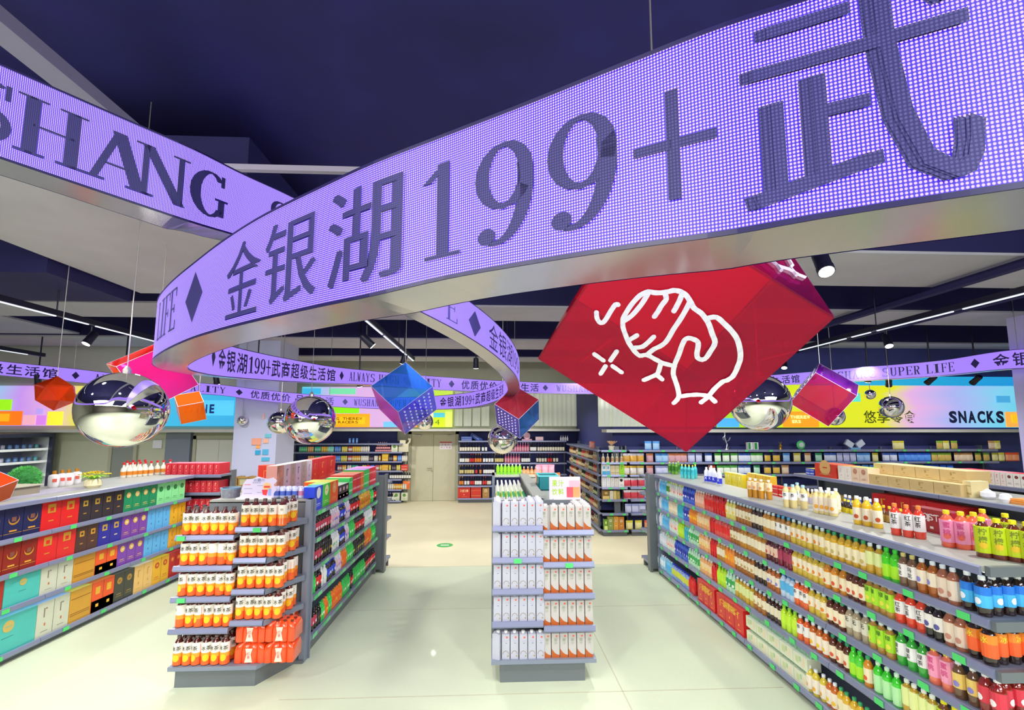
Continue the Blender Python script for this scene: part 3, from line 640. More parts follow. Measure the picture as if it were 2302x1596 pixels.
# local face z=+1 is the printed face
Rm = Matrix([list(map(float, x)) for x in fc[2]]); S_ = fc[3]
det = Rm.determinant()
r = root('sign_cube', tuple(map(float, fc[1])), label='big translucent red cube with white hand drawing hanging under the ring', cat='sign')
r.rotation_euler = Rm.to_euler()
pc = ['#d0208a', '#f02060', '#c03aa0', '#f02060', '#e01062', '#ff0010']; k = 0
for a in range(3):
    for sg in (1, -1):
        n = Vector([0, 0, 0]); n[a] = sg; ex = Vector([0, 0, 0]); ex[(a+1) % 3] = sg; ey = Vector([0, 0, 0]); ey[(a+2) % 3] = 1
        ob('acrylic_panel', pane(B(), n*S_/2, ex, ey, n, S_*.99, .008, tinted(pc[k], {4: .3, 5: .97}.get(k, .14), back=.2, fl=.1)), r); k += 1
WP = mat('#eceaf6', .45, emit=.12)
Ri = Rm.inverted(); C0 = Vector(tuple(map(float, fc[1])))
def onface(u, v):
    O = Ri @ (Vector(tuple(_O))-C0); d = Ri @ Vector(tuple(ray(u, v))); t = (S_/2+.004-O.z)/d.z; return O+d*t
def stroke(b, pts, w, m):
    P = [onface(1200+x/3.191, 550+y/3.191) for x, y in pts]
    # smooth
    Q = []
    for i in range(len(P)-1):
        p0, p1, p2, p3 = P[max(i-1, 0)], P[i], P[i+1], P[min(i+2, len(P)-1)]
        for j in range(3):
            t = j/3; Q.append(.5*((2*p1)+(p2-p0)*t+(2*p0-5*p1+4*p2-p3)*t*t+(-p0+3*p1-3*p2+p3)*t**3))
    Q.append(P[-1]); vs = []; fs = []; n = len(Q)
    for i, q in enumerate(Q):
        d = (Q[min(i+1, n-1)]-Q[max(i-1, 0)]); d.z = 0; d.normalize(); s_ = Vector((-d.y, d.x, 0))*w/2
        vs += [q+s_, q-s_]
    fs = [(2*i, 2*i+1, 2*i+3, 2*i+2) for i in range(n-1)]
    b.add(vs, fs, m)
    for q in (Q[0], Q[-1]):
        cvs = [(q.x+w/2*math.cos(a*math.pi/5), q.y+w/2*math.sin(a*math.pi/5), q.z) for a in range(10)]; b.add(cvs, [tuple(range(10))], m)
H = ['640,530 655,500 700,430 760,365 820,338 880,345 950,340 1000,328 1050,335 1095,365 1130,420 1150,455 1200,490 1240,540 1260,580 1280,640 1300,700 1270,760 1225,820 1180,815 1170,780 1180,720 1170,690 1120,670 1085,680 1060,730 1040,790 1010,860 1000,920 1010,960 1030,1020 1040,1090 1005,1135',
 '640,530 640,590 660,650 680,700 720,760 760,795 810,790 870,820 930,850 1010,870', '640,550 700,510 770,430 820,350', '810,790 860,750 920,720 960,680 1000,610 1060,520 1110,430 1120,400',
 '940,345 950,390 920,430 890,480 865,515', '1065,345 1050,390 1020,450 1005,475', '690,680 740,650', '710,740 780,730 830,690 860,660',
 '1250,525 1310,520 1360,560 1420,620 1460,680 1480,760 1480,820 1460,880 1430,940 1390,970 1350,985 1290,1040 1250,1090 1200,1130',
 '1040,1090 1100,1080 1170,1075 1250,1085 1300,1125', '910,855 890,920 860,940 790,970', '880,930 920,965', '450,485 455,530 480,560 510,545 550,480 585,430 605,430',
 '435,785 500,830', '595,765 550,830', '515,870 480,925', '565,870 630,915']
b = B()
for h_ in H: stroke(b, [tuple(map(float, q.split(','))) for q in h_.split()], 33/3.191*float(C0.y)/FPX*.95, WP)
b.v = [(x, y, z+.001*(i % 3)) for i, (x, y, z) in enumerate(b.v)]
ob('hand_drawing', b, r, label='white line drawing of a hand holding food')
# drawing on the upper side panel
b = B()
for pts in ('1670,85 1750,150 1830,175 1900,215 1945,232', '1805,65 1855,150 1840,165 1885,220', '1750,150 1775,185'):
    P = [tuple(map(float, q.split(','))) for q in pts.split()]
    vs = []
    for x, y in P:
        O = Ri @ (Vector(tuple(_O))-C0); d = Ri @ Vector(tuple(ray(1200+x/3.191, 550+y/3.191))); t = (S_/2+.004-O.y)/d.y; vs.append(O+d*t)
    b.tube(vs, .006, WP, 4)
ob('side_drawing', b, r)
top = C0+Rm @ (Vector((-1, 1, -1))*S_/2)
top = max((C0+Rm @ (Vector((i, j, l))*S_/2) for i in (-1, 1) for j in (-1, 1) for l in (-1, 1)), key=lambda p: p.z)
ob('cable', B().tube([Ri @ (top-C0), Ri @ (Vector((top.x, top.y, 4.9))-C0)], .004, WIRE), r)
# ---------------------------------------------------------------- lighting tracks and spot heads
BLK = mat('#17162c', .4); LAMP = mat('#fffaf0', .5, 0, 9); STRIP = mat('#d4dcec', .5, 0, .9)
def track(x, y0, y1, z=3.72, gaps=()):
    t = root('light_track', (x, 0, 0), label='', cat='lamp', group='ceiling light tracks')
    ob('rail', B().box(-.035, y0, z, .035, y1, z+.07, BLK), t)
    y = y0+.1; k = 0
    while y < y1-.8:
        L = 1.1 if k % 3 else .35
        ob('light_tube', B().box(-.012, y, z-.012, .012, min(y+L, y1), z, STRIP), t); y += L+.12; k += 1
    y = y0+.4
    while y < y1:
        ob('hanger', B().tube([(0, y, z+.07), (0, y, 4.95)], .008, BLK), t); y += 2.5
    return t
TR = [(-9.0, 4.5, 9.4, 'light track furthest towards the cooler side'), (-5.55, 3.0, 9.4, 'light track over the gift box gondola'), (-1.68, 5.2, 9.6, 'light track above the soda gondola aisle'),
      (1.9, 7.0, 9.6, 'short light track behind the big red cube'), (5.62, 3.4, 9.4, 'light track over the second drinks gondola')]
for x, a, b_, l in TR: track(x, a, b_)['label'] = l
def spot(u, v, z=3.6, aim=(0, 0, -1), e=90, desc='', real=True):
    p = atz(u, v, z); a = Vector(aim).normalized(); q = a.to_track_quat('-Z', 'Y')
    r = root('spot_lamp', tuple(p), label=desc, cat='lamp', group='track spot lamps'); r.rotation_mode = 'QUATERNION'; r.rotation_quaternion = q
    ob('housing', B().lathe([(.05, .02), (.055, .05), (.055, .2), (.045, .22)], BLK), r, smooth=True)
    ob('rim', B().lathe([(.058, 0), (.058, .05)], BLK, 14), r); ob('lens', B().lathe([(.05, -.004), (.05, .004)], LAMP, 14), r)
    up = q.inverted() @ Vector((0, 0, 1)); ob('bracket', B().tube([Vector((0, 0, .12)), Vector((0, 0, .12))+up*((3.72 if D < 8.5 else 4.95)-p[2])], .014, BLK), r)
    return r, p, a
def light(p, a, e, ang=110, col=(1, .98, .94), r=.06):
    l = bpy.data.lights.new('spot_light', 'SPOT'); l.energy = e; l.spot_size = math.radians(ang); l.spot_blend = .7; l.color = col; l.shadow_soft_size = r
    o = bpy.data.objects.new('spot_light', l); o.location = Vector(p)+Vector(a).normalized()*.06; o.rotation_euler = Vector(a).to_track_quat('-Z', 'Y').to_euler(); COL.objects.link(o)
SPS = [(193, 773, (-.2, -.5, -1), 'bright spot lamp on the track beside the largest ball'), (278, 822, (.1, -.6, -1), 'spot lamp glaring beside the red orange cube'), (86, 864, (-.2, .4, -1), 'spot lamp above the pink sign'),
       (838, 778, (.8, .3, -.8), 'spot lamp on the middle track, tilted towards the aisle'), (905, 818, (-.3, .2, -1), 'spot lamp just above the cyan cube'),
       (1858, 611, (-.2, -.6, -1), 'brightest spot lamp at the corner of the red cube'), (1999, 778, (-.2, -.5, -1), 'spot lamp over the SNACKS sign track'), (1763, 827, (-.3, -.4, -1), 'spot lamp between red cube and magenta cube'),
       (1951, 859, (.1, .3, -1), 'spot lamp under the ring text near yellow sign'), (1998, 868, (.3, .4, -.7), 'tilted spot lamp over the yellow sign'), (2083, 862, (-.1, .8, -.6), 'dark spot lamp aimed at the sign, above letter S'),
       (2185, 862, (.0, .8, -.6), 'dark spot lamp aimed at the sign, above letter K'), (488, 864, (.1, .2, -1), 'spot lamp under the lower ring near WINE sign'), (580, 852, (.1, .2, -1), 'small spot lamp under the ring by the pillar'),
       (809, 869, (.1, .2, -1), 'small spot lamp left of the cyan cube'), (1070, 828, (0, .2, -1), 'spot lamp seen through the LED ring bend')]
for i, (u, v, a, l) in enumerate(SPS):
    z = {838: 3.5, 1858: 3.45}.get(u, 3.55)
    D = (z-CAMH)*FPX/(962-v)
    if D > 9.6: z = CAMH+9.4*(962-v)/FPX
    r, p, a = spot(u, v, z, a, desc=l)
# the light the tracks throw on the goods and floor
for x, y in [(-9, 8), (-3.9, 6.6), (-3.4, 3.2), (-7.6, 4.5), (-5.6, 8), (-3.6, 5.0), (-3.6, 8.5), (-3.5, 12.6), (-.8, 6.4), (-.8, 9.5), (-1.5, 12.6), (.9, 12.6), (1.8, 6.2), (1.8, 9.2), (4.4, 5.2), (4.4, 8.2), (7.2, 5.0), (7.2, 8.3), (3.3, 2.6), (-4.2, 2.4), (10, 8), (6.5, 2.6)]:
    light((x, y, 3.6), (0, 0, -1), 115, 150)
for x, y in [(-2.2, 2.2), (1.0, 2.4), (-.2, 3.0)]: light((x, y, 3.9), (0, .55, -1), 110, 120)
# ---------------------------------------------------------------- shelving
STL = mat('#8790a4', .4, .3, name='shelf_steel'); STLD = mat('#70777c', .45, .2); DECK = mat('#9c9f98', .45, .1, noise=.03); RAILM = mat('#8d93b4', .3, .35); TAG = mat('#4fd470', .5)
TAGM = B().box(-.035, -.004, -.02, .035, 0, .02, TAG).mesh('price_tag')
GLOWS = mat('#e8f2ff', .5, 0, 2.2)
def shelving(name, label, loc, rot, L, levels, depth, top, base=.1, deck=None, deckd=None, tags=True, panel=STLD, bay=1.22, group=None, lights=True, tagstep=.31, dark=False, seed=0, ends=True):
    """single-faced shelf run: local x along the run, front at y=0 facing -y"""
    rs = random.Random(seed); r = root(name, loc, rot, label=label, cat='shelf', group=group)
    ob('back_panel', B().box(0, depth-.02, .05, L, depth+.02, top-.02, panel), r)
    n = max(1, round(L/bay)); U = B()
    for i in range(n+1):
        x = L*i/n; x0 = min(max(x-.02, 0), L-.04)
        ob('upright', B().box(x0, depth-.06, 0, x0+.04, depth-.02, top-.03, STLD), r)
    ob('base_plinth', B().box(.02, .04, 0, L-.02, .07, levels[-1]-.03, STLD).box(.02, .07, levels[-1]-.06, L-.02, depth, levels[-1]-.03, STLD), r)
    for li, z in enumerate(levels):
        for i in range(n):
            a, c = L*i/n, L*(i+1)/n
            ob('shelf_board', B().box(a+.003, .0, z-.03, c-.003, depth-.02, z, STL), r)
            rl = ob('price_rail', B().xprism([(0, z-.045), (-.012, z-.045), (-.02, z-.03), (-.014, z+.004), (0, z+.006)], a+.003, c-.003, RAILM), r)
            if tags:
                x = a+tagstep*.5
                while x < c-.05:
                    t = bpy.data.objects.new('price_tag', TAGM); COL.objects.link(t); t.parent = rl; t.location = (x+rs.uniform(-.05, .05), -.021, z-.02); t.rotation_euler = (0, 0, 0); x += tagstep
        if lights: ob('shelf_light', B().box(.03, .05, z-.042, L-.03, .065, z-.031, GLOWS), r)
    if deck:
        for i in range(n):
            a, c = L*i/n, L*(i+1)/n
            ob('top_deck', B().box(a+.002, -.02, deck-.03, c-.002, deckd, deck, DECK), r)
            ob('deck_rail', B().xprism([(-.02, deck-.05), (-.034, deck-.045), (-.034, deck-.005), (-.02, deck+.002)], a+.003, c-.003, RAILM), r)
        if lights: ob('shelf_light', B().box(.03, .03, deck-.044, L-.03, .045, deck-.031, GLOWS), r)
    if ends:
        for x in (0, L-.03): ob('end_panel', B().box(x-.001, depth-.1, .0, x+.031, depth+.03, top, STLD), r)
    return r
def T(loc, rot):
    c, s_ = math.cos(rot), math.sin(rot)
    return lambda x, y, z: (loc[0]+c*x-s_*y, loc[1]+s_*x+c*y, z)
# ---------------------------------------------------------------- product prototypes
def bottle(kind, liquid, label, cap, h=.205, r=.031, txt=None, tc='#3a3a34', lab=(.28, .68), art=None, glass=False, labc2=None):
    s = h; ml = mat(liquid, .12, coat=.6); n = 12
    body = B().lathe([(r*.86, 0), (r, s*.04), (r*.95, s*.12), (r, s*.2), (r, s*.68), (r*.93, s*.74), (r*.6, s*.83), (r*.4, s*.88), (r*.38, s*.92)], ml, n).mesh('body', True)
    lm = mat(label, .4); lb = B().lathe([(r*1.012, s*lab[0]), (r*1.03, s*lab[0]+.002), (r*1.03, s*lab[1]-.002), (r*1.012, s*lab[1])], lm, 14)
    if labc2: lb.lathe([(r*1.04, s*lab[0]+.001), (r*1.045, s*(lab[0]*.4+lab[1]*.6))], mat(labc2, .4), 14)
    if art: 
        ball_ = [(math.cos(a*math.pi/4), math.sin(a*math.pi/4)) for a in range(8)]
        lb.wrap(slices((ball_, [tuple(range(8))]), .5), mat(art, .4), r*1.06, s*(lab[0]*.7+lab[1]*.3), r*1.1)
    if txt:
        N = len(txt); hh = min(r*1.25, s*(lab[1]-lab[0])*.85/N)
        for i, ch in enumerate(txt): lb.wrap(glyph(ch, .01, .3), mat(tc, .5), r*1.07, s*lab[1]-hh*(i+.62), hh*.85)
    return Proto(kind, 'bottle', body, [('label_sleeve', lb.mesh('label_sleeve'), None), ('cap', B().lathe([(r*.46, s*.895), (r*.46, s*.985), (r*.4, s)], mat(cap, .4), 12).mesh('cap'), None)])
def carton(kind, body, foot, art, h=.235, w=.072, txt=None, wave=False):
    b = B(); m = mat(body, .4); d = w*.5
    b.xprism([(-d, 0), (-d, h*.9), (-d*.25, h*.97), (d, h*.93), (d, 0)][::1], -w/2, w/2, m)
    y = -d
    pt = B()
    if wave:
        pts = [(-w/2, 0), (w/2, 0), (w/2, h*.1), (w*.2, h*.12), (-w*.1, h*.18), (-w*.35, h*.27), (-w/2, h*.34)]
        pt.add([(x, y-.001, z) for x, z in pts], [tuple(range(7))], mat(foot, .4))
    else:
        for k in range(12):
            a, c = math.pi*k/12, math.pi*(k+1)/12
            pt.add([(R_*math.cos(t)*.9, y-.001, h*.18+R_*math.sin(t)) for t, R_ in ((a, w*.42), (c, w*.42), (c, w*.365), (a, w*.365))], [(0, 1, 2, 3)], mat(foot, .4))
        pt.add([(w*.28+.007*math.cos(t*math.pi/4), y-.0012, h*.12+.007*math.sin(t*math.pi/4)) for t in range(8)], [tuple(range(8))], mat('#a08a50', .4))
    pt.add([(.01+.009*math.cos(t*math.pi/4), y-.0012, h*.8+.009*math.sin(t*math.pi/4)) for t in range(8)], [tuple(range(8))], mat('#e0604a', .4))
    if txt:
        for i, ch in enumerate(txt): pt.flat(glyph(ch), mat('#8a9a80', .5), -.014, h*.6-i*.03, .03, .028, y, .0015)
    else:
        pt.box(-.012, y-.0015, h*.66, .02, y-.0005, h*.68, mat('#aab0c0')).box(-.002, y-.0015, h*.58, .012, y-.0005, h*.595, mat('#4a5a90'))
    return Proto(kind, 'carton', b.mesh('carton'), [('print', pt.mesh('print'), None), ('cap', B().lathe([(.017, h*.93), (.017, h*1.01), (.014, h*1.02)], mat('#f2f2f4', .4), 10, (0, -.008)).mesh('cap'), None)])
def can(kind, c1, c2, h=.125, r=.032, n=10, band=(.25, .7)):
    b = B().lathe([(r*.85, 0), (r, h*.06), (r, h*band[0])], mat(c1, .3, .2), n).lathe([(r, h*band[0]), (r, h*band[1])], mat(c2, .3, .2), n).lathe([(r, h*band[1]), (r, h*.93), (r*.82, h)], mat(c1, .3, .2), n)
    return Proto(kind, 'can', b.mesh('can', True), [])
def sbottle(kind, glass, label, cap, h=.3, r=.038, neck=.6, lab=(.12, .5)):
    """small-in-view bottle: one mesh, several materials"""
    b = B().lathe([(r, 0), (r, h*neck*.9), (r*.36, h*(neck+.14)), (r*.33, h*.9)], mat(glass, .15, coat=.5), 10)
    b.lathe([(r*1.03, h*lab[0]), (r*1.03, h*lab[1])], mat(label, .5), 10); b.lathe([(r*.4, h*.86), (r*.4, h)], mat(cap, .4), 8)
    return Proto(kind, 'bottle', b.mesh('bottle', True), [])
def giftbox(kind, w, h, d, face, side=None, art=None, art2=None, pattern='square', n=1, txt=None, name='print'):
    b = B().box(-w/2, 0, 0, w/2, d, h, mat(face, .4, coat=.2, noise=.05)); pt = B()
    for i in range(n):
        cx = -w/2+w*(i+.5)/n; cw = w/n
        if pattern == 'square':
            pt.box(cx-cw*.2, -.002, h*.6, cx+cw*.2, 0, h*.6+cw*.42, mat(art, .3, .5)); pt.box(cx-cw*.13, -.002, h*.3, cx+cw*.13, 0, h*.3+.012, mat(art2 or art, .3, .4)); pt.box(cx-cw*.09, -.003, h*.66, cx+cw*.09, -.001, h*.66+cw*.18, mat(face))
        elif pattern == 'moon':
            for k in range(14):
                a, c = [math.radians(-200+240*(k+q)/14) for q in (0, 1)]; R1 = cw*.3
                th = lambda q: R1*(1-.26*math.sin(math.pi*(math.degrees(q)+200)/240))
                pt.add([(cx+R1*math.cos(a), -.002, h*.62+R1*math.sin(a)), (cx+R1*math.cos(c), -.002, h*.62+R1*math.sin(c)), (cx+th(c)*math.cos(c), -.002, h*.62+th(c)*math.sin(c)+.004), (cx+th(a)*math.cos(a), -.002, h*.62+th(a)*math.sin(a)+.004)], [(0, 1, 2, 3)], mat(art, .3, .5))
            pt.box(cx-cw*.2, -.002, h*.22, cx+cw*.2, 0, h*.22+.014, mat(art, .4, .3)); pt.box(cx-cw*.48, -.002, h*.16, cx+cw*.48, 0, h*.17, mat(art, .4, .3)); pt.box(cx-cw*.12, -.002, h*.55, cx+cw*.12, 0, h*.7, mat('#7a4a3a', .5))
        elif pattern == 'disc':
            pt.add([(cx+cw*.26*math.cos(t*math.pi/7), -.002, h*.72+cw*.26*math.sin(t*math.pi/7)) for t in range(14)], [tuple(range(14))], mat(art, .35, .2))
            pt.box(cx-cw*.1, -.003, h*.68, cx+cw*.1, -.001, h*.76, mat(art2 or face, .4)); pt.box(cx-cw*.22, -.002, h*.25, cx+cw*.22, 0, h*.27, mat(art, .4)); pt.box(cx-cw*.3, -.002, h*.18, cx+cw*.3, 0, h*.19, mat(art, .4))
        elif pattern == 'dot':
            pt.add([(cx+cw*.1*math.cos(t*math.pi/7), -.002, h*.72+cw*.1*math.sin(t*math.pi/7)) for t in range(14)], [tuple(range(14))], mat(art, .4)); pt.box(cx-cw*.06, -.003, h*.7, cx+cw*.06, -.001, h*.73, mat(art2, .4)); pt.box(cx-cw*.1, -.002, h*.42, cx+cw*.1, 0, h*.435, mat('#3a8a88', .4))
        elif pattern == 'lines':
            for q in (.2, .26, .72): pt.box(-w*.45, -.002, h*q, w*.45, 0, h*q+.006, mat(art, .5))
        elif pattern == 'corner':
            pt.box(cx-cw*.1, -.002, h*.55, cx-cw*.04, 0, h*.82, mat(art, .5)); pt.box(cx-.0, -.002, h*.78, cx+cw*.1, 0, h*.82, mat(art, .5)); pt.box(cx-cw*.04, -.002, h*.3, cx+cw*.04, 0, h*.38, mat(art2 or art, .5)); pt.box(cx-cw*.2, -.002, h*.14, cx+cw*.2, 0, h*.15, mat(art, .5))
        elif pattern == 'split':
            pt.box(-w/2+.002, -.002, .002, w/2-.002, 0, h*.38, mat(art2, .5)); pt.box(cx-cw*.2, -.003, h*.58, cx+cw*.2, 0, h*.82, mat(art, .4, .3)); pt.box(cx-cw*.12, -.004, h*.16, cx+cw*.12, -.001, h*.26, mat(art, .4))
        if i: pt.box(-w/2+cw*i-.001, -.0015, .003, -w/2+cw*i+.001, 0, h-.003, mat('#3a2a20', .6))
    if txt:
        tw = w*.7/len(txt)
        for i, ch in enumerate(txt): pt.flat(glyph(ch, .01), mat(art or '#ffffff', .4), -w*.35+tw*i+tw*.05, h*.6, tw*.9, min(h*.3, tw*1.1), 0, .003)
    pt.box(-w/2, 0, h, w/2, d, h+.0012, mat(side or face, .5))
    return Proto(kind, 'box', b.mesh('box'), [(name, pt.mesh('print'), None)])
def pouch(kind, c1, c2, h=.2, w=.14, d=.06):
    """pillow bag, crimped at the top"""
    b = B(); m1, m2 = mat(c1, .3, coat=.3), mat(c2, .35); P = [(0, .35), (.1, .9), (.4, 1), (.75, .8), (.92, .2), (1, .06)]
    vs = [];
    for z, k in P:
        ww = w/2*(1 if z > .8 else .96); vs += [(-ww, 0, z*h), (-ww*.6, -d/2*k, z*h), (ww*.6, -d/2*k, z*h), (ww, 0, z*h), (ww*.6, d/2*k, z*h), (-ww*.6, d/2*k, z*h)]
    for i in range(5):
        b.add([], [], m1)
        for k in range(6):
            a, c = i*6+k, i*6+(k+1) % 6; b.m.append(b.mi(m2 if i in (1, 2) and k in (0, 1, 2) else m1)); b.f.append((a, c, c+6, a+6))
    b.v = vs; b.f.append(tuple(range(6))[::-1]); b.m.append(0); b.f.append(tuple(range(30, 36))); b.m.append(0)
    return Proto(kind, 'snack', b.mesh('bag', True), [])
def pack(kind, film, n, liquid, cap, h=.2, r=.03, rows=2, stack=1, lab='#f0e8e0'):
    """shrink-wrapped multipack: film body with the round bottle tops showing"""
    w = n*2*r; b = B(); m = mat(film, .22, coat=.6); o = []
    k = 6
    for i in range(n):
        cx = -w/2+r+2*r*i
        for a in range(k): o.append((cx-r*math.cos(math.pi*a/k), -r*math.sin(math.pi*a/k)*.55-r*.45))
    for i in range(n-1, -1, -1):
        cx = -w/2+r+2*r*i
        for a in range(k): o.append((cx+r*math.cos(math.pi*a/k), rows*2*r-r*1.55+r*math.sin(math.pi*a/k)*.55))
    prof = [(0, 1), (.06, 1.02), (.6, 1.02), (.82, .93), (.95, .7)]; N = len(o); cy = (rows-1)*r; vs = []
    for z, q in prof: vs += [(x*q if abs(q) else x, cy+(y-cy)*q, z*h) for x, y in o]
    fs = [(j*N+i, j*N+(i+1) % N, (j+1)*N+(i+1) % N, (j+1)*N+i) for j in range(len(prof)-1) for i in range(N)]+[tuple(range(N))[::-1], tuple(range(4*N, 5*N))]
    b.add(vs, fs, m); me = b.mesh('film', True); L_ = B()
    L_.add([(-w*.13, -r*1.08, .01), (w*.13, -r*1.08, .01), (w*.07, -r*1.1, h*.45), (w*.12, -r*1.05, h*.72), (-w*.12, -r*1.05, h*.72), (-w*.07, -r*1.1, h*.45)], [tuple(range(6))], mat(lab, .4))
    L_.flat(glyph('红'), mat('#d0284a'), -w*.05, h*.42, w*.1, w*.1, -r*1.12, .002); L_.flat(glyph('茶'), mat('#d0284a'), -w*.05, h*.24, w*.1, w*.1, -r*1.12, .002)
    caps = B()
    for i in range(n):
        for j in range(rows): caps.lathe([(r*.42, h*.94), (r*.42, h*1.0)], mat(cap, .4), 8, (-w/2+r+2*r*i, 2*r*j))
    return Proto(kind, 'pack', me, [('front_label', L_.mesh('front_label'), None), ('bottle_caps', caps.mesh('bottle_caps'), None)])
# ---------------------------------------------------------------- gondolas and goods
def find_y(x, z, u):
    lo, hi = .9, 16.
    f = lambda y: proj((x, y, z))[0]-u
    inc = f(hi) > f(lo)
    for _ in range(40):
        m_ = (lo+hi)/2
        if (f(m_) > 0) == inc: hi = m_
        else: lo = m_
    return (lo+hi)/2
def find_x(y, z, u):
    lo, hi = -15., 15.
    for _ in range(40):
        m_ = (lo+hi)/2
        if proj((m_, y, z))[0] > u: hi = m_
        else: lo = m_
    return (lo+hi)/2
rj = random.Random(3)
# name: (proto, description)
V = {}
def vb(key, kind, desc, *a, **k): V[key] = (bottle(kind, *a, **k), desc)
W_ = '#f4f4f4'
vb('wr', 'water_bottle', 'clear water bottle with red-white sleeve', '#cfe6ee', '#e8c8d0', '#e8eef4')
vb('ww', 'water_bottle', 'white sleeved water bottle', '#dfeaf2', '#e6ecf6', W_)
vb('wb', 'water_bottle', 'light blue water bottle', '#7fc8ec', '#58b4e8', '#bfe4f6')
vb('wg', 'water_bottle', 'clear bottle with green leafy sleeve', '#cfe8d0', '#4a9a2e', '#8fd04a')
vb('wp', 'water_bottle', 'clear flavoured water with pink print', '#dcecdc', '#f0dcd4', '#e6ea9a', art='#e87a6a')
vb('db', 'sports_drink_bottle', 'deep blue sports drink bottle', '#4a6fd8', '#2438b0', '#2a4ac0', art='#dfe6ff')
vb('pe', 'juice_bottle', 'peach pink juice bottle', '#f4b08a', '#f6c8b0', '#f6e6dc')
vb('pr', 'juice_bottle', 'rose red juice bottle', '#e85a50', '#e6302c', '#f2a8a0')
vb('rd', 'energy_drink_bottle', 'bright red energy drink bottle', '#d81e1e', '#e02020', '#c01818')
vb('ly', 'juice_bottle', 'pale lemon juice bottle with white cap', '#e8dc6a', '#f2ecc0', '#f2f6fa', art='#f2c82a')
vb('am', 'tea_bottle', 'amber tea bottle with cream sleeve', '#a8651e', '#ede3c4', '#cfe2ee', art='#c8a868')
vb('dk', 'tea_bottle', 'dark brown tea bottle with cream sleeve', '#3a2418', '#e8dec2', '#bfc8cc')
vb('go', 'tea_bottle', 'golden tea bottle with pale sleeve', '#c88a2a', '#eee4c6', '#e2eef4')
vb('ba', 'barley_tea_bottle', 'barley tea bottle with blue cap', '#b8803a', '#f2f0ea', '#5ab0e0', txt='茶', tc='#33363a')
vb('mj', 'tea_bottle', 'yellow tea bottle with orange fruit print', '#d8b83a', '#f0e4c8', '#d8ecf4', art='#e88a2a')
vb('gc', 'tea_bottle', 'honey tea bottle with green cap', '#dcae2c', '#f2e6c0', '#3aa868', art='#c9b46a', lab=(.16, .62))
vb('gd', 'tea_bottle', 'dark tea bottle with green cap', '#5a2a14', '#f2e4c4', '#2f9a6a', art='#d8583a', lab=(.16, .62))
vb('go2', 'tea_bottle', 'orange tea bottle with green cap', '#d88a24', '#f2e2c0', '#3aa868', art='#e0502a', lab=(.16, .62))
vb('yg', 'tea_bottle', 'yellow tea bottle with pale green sleeve', '#cfa52a', '#dfe8a0', '#eef4f6', lab=(.3, .74))
vb('gr', 'green_tea_bottle', 'vivid green tea bottle', '#4ccf2a', '#a8e82a', '#3ad43a', lab=(.1, .5))
vb('oo', 'oolong_bottle', 'oolong tea bottle with white sleeve', '#7a5a44', '#f0ecea', '#d8c87a', txt='乌龙', tc='#4a4a44')
vb('ap', 'tea_bottle', 'amber tea bottle with white band', '#b0601c', '#efe2cc', '#eaf0f6', art='#8a86d0')
vb('br', 'plum_drink_bottle', 'brown plum drink bottle with spotted sleeve', '#a8664a', '#e8d6c2', '#e8ecf4', art='#c88a78', lab=(.12, .66))
vb('bl', 'cola_tea_bottle', 'blue sleeved lemon tea bottle', '#2a1a14', '#1f7ae0', '#f0f2f6', h=.21, r=.034, art='#eef2ff', lab=(.22, .74), labc2='#46b8ee')
vb('or', 'cola_tea_bottle', 'orange sleeved tea bottle with blue band', '#2a1a16', '#f08a2a', '#eef0f4', h=.21, r=.034, lab=(.2, .76), labc2='#f4632a', txt='冰', tc='#f6d83a')
vb('oc', 'juice_bottle', 'clear bottle with orange cap', '#e4d8b8', '#f2e2c0', '#f5a623')
vb('og', 'juice_bottle', 'orange juice bottle', '#f08a2a', '#f59a30', '#f6f0e4', art='#f4d22a')
vb('ca', 'juice_bottle', 'cream and orange fruit drink bottle', '#f2b070', '#f4d8a8', '#f6f4f0', art='#f2c83a')
vb('mr', 'plum_drink_bottle', 'maroon tea bottle with floral sleeve', '#5a1a1e', '#e8c8b0', '#c8ccd8', art='#c8503a')
vb('mg', 'plum_drink_bottle', 'maroon bottle with magenta cap', '#7a1a34', '#a83a58', '#e02a9a')
vb('li', 'green_tea_bottle', 'lime green sleeve tea bottle', '#b88a3a', '#a8e02a', '#e2f0f0', txt='绿', tc='#2a6a1e', art='#e8e04a', lab=(.2, .76))
vb('ht', 'red_tea_bottle', 'red tea bottle with white sleeve', '#e84a2c', '#f2f0ee', '#f08a3a', txt='红茶', tc='#33302e')
vb('bk', 'tea_bottle', 'black tea bottle with white picture sleeve', '#241c1a', '#ece8e2', '#dfe8f0', art='#5a5a9a')
vb('te', 'sports_drink_bottle', 'teal sports drink bottle', '#4ac8d0', '#38b0c8', '#d8ee4a')
vb('gn', 'water_bottle', 'green printed water bottle', '#bfe8c4', '#3fae5a', '#cdeedd', art='#f0f8f0')
vb('lm', 'juice_bottle', 'lime juice bottle', '#bfe82a', '#c8f03a', '#8fe02a')
vb('it', 'iced_tea_bottle', 'orange and white iced tea with carry handle', '#e8662a', '#f0eeea', '#e8ecf2', txt='茶', tc='#3a3a34')
vb('bb', 'water_bottle', 'pale bottle with blue sleeve and cap', '#c8dcee', '#5ab4e6', '#2a8ad8')
vb('wt', 'tea_bottle', 'grey sugar-free tea bottle', '#a8987a', '#dcd6c4', '#cfe2e6', txt='无', tc='#2f2f2c')
vb('gg', 'green_tea_bottle', 'green bottle with white sleeve', '#3aae3a', '#f0f0ee', '#35d04a', txt='绿茶', tc='#3a3a36')
vb('pk', 'juice_bottle', 'pink peach bottle with yellow cap', '#f07a5a', '#f6a0c0', '#f2e42a', h=.215, r=.034, txt='蜜桃', tc='#d8488a', lab=(.2, .78))
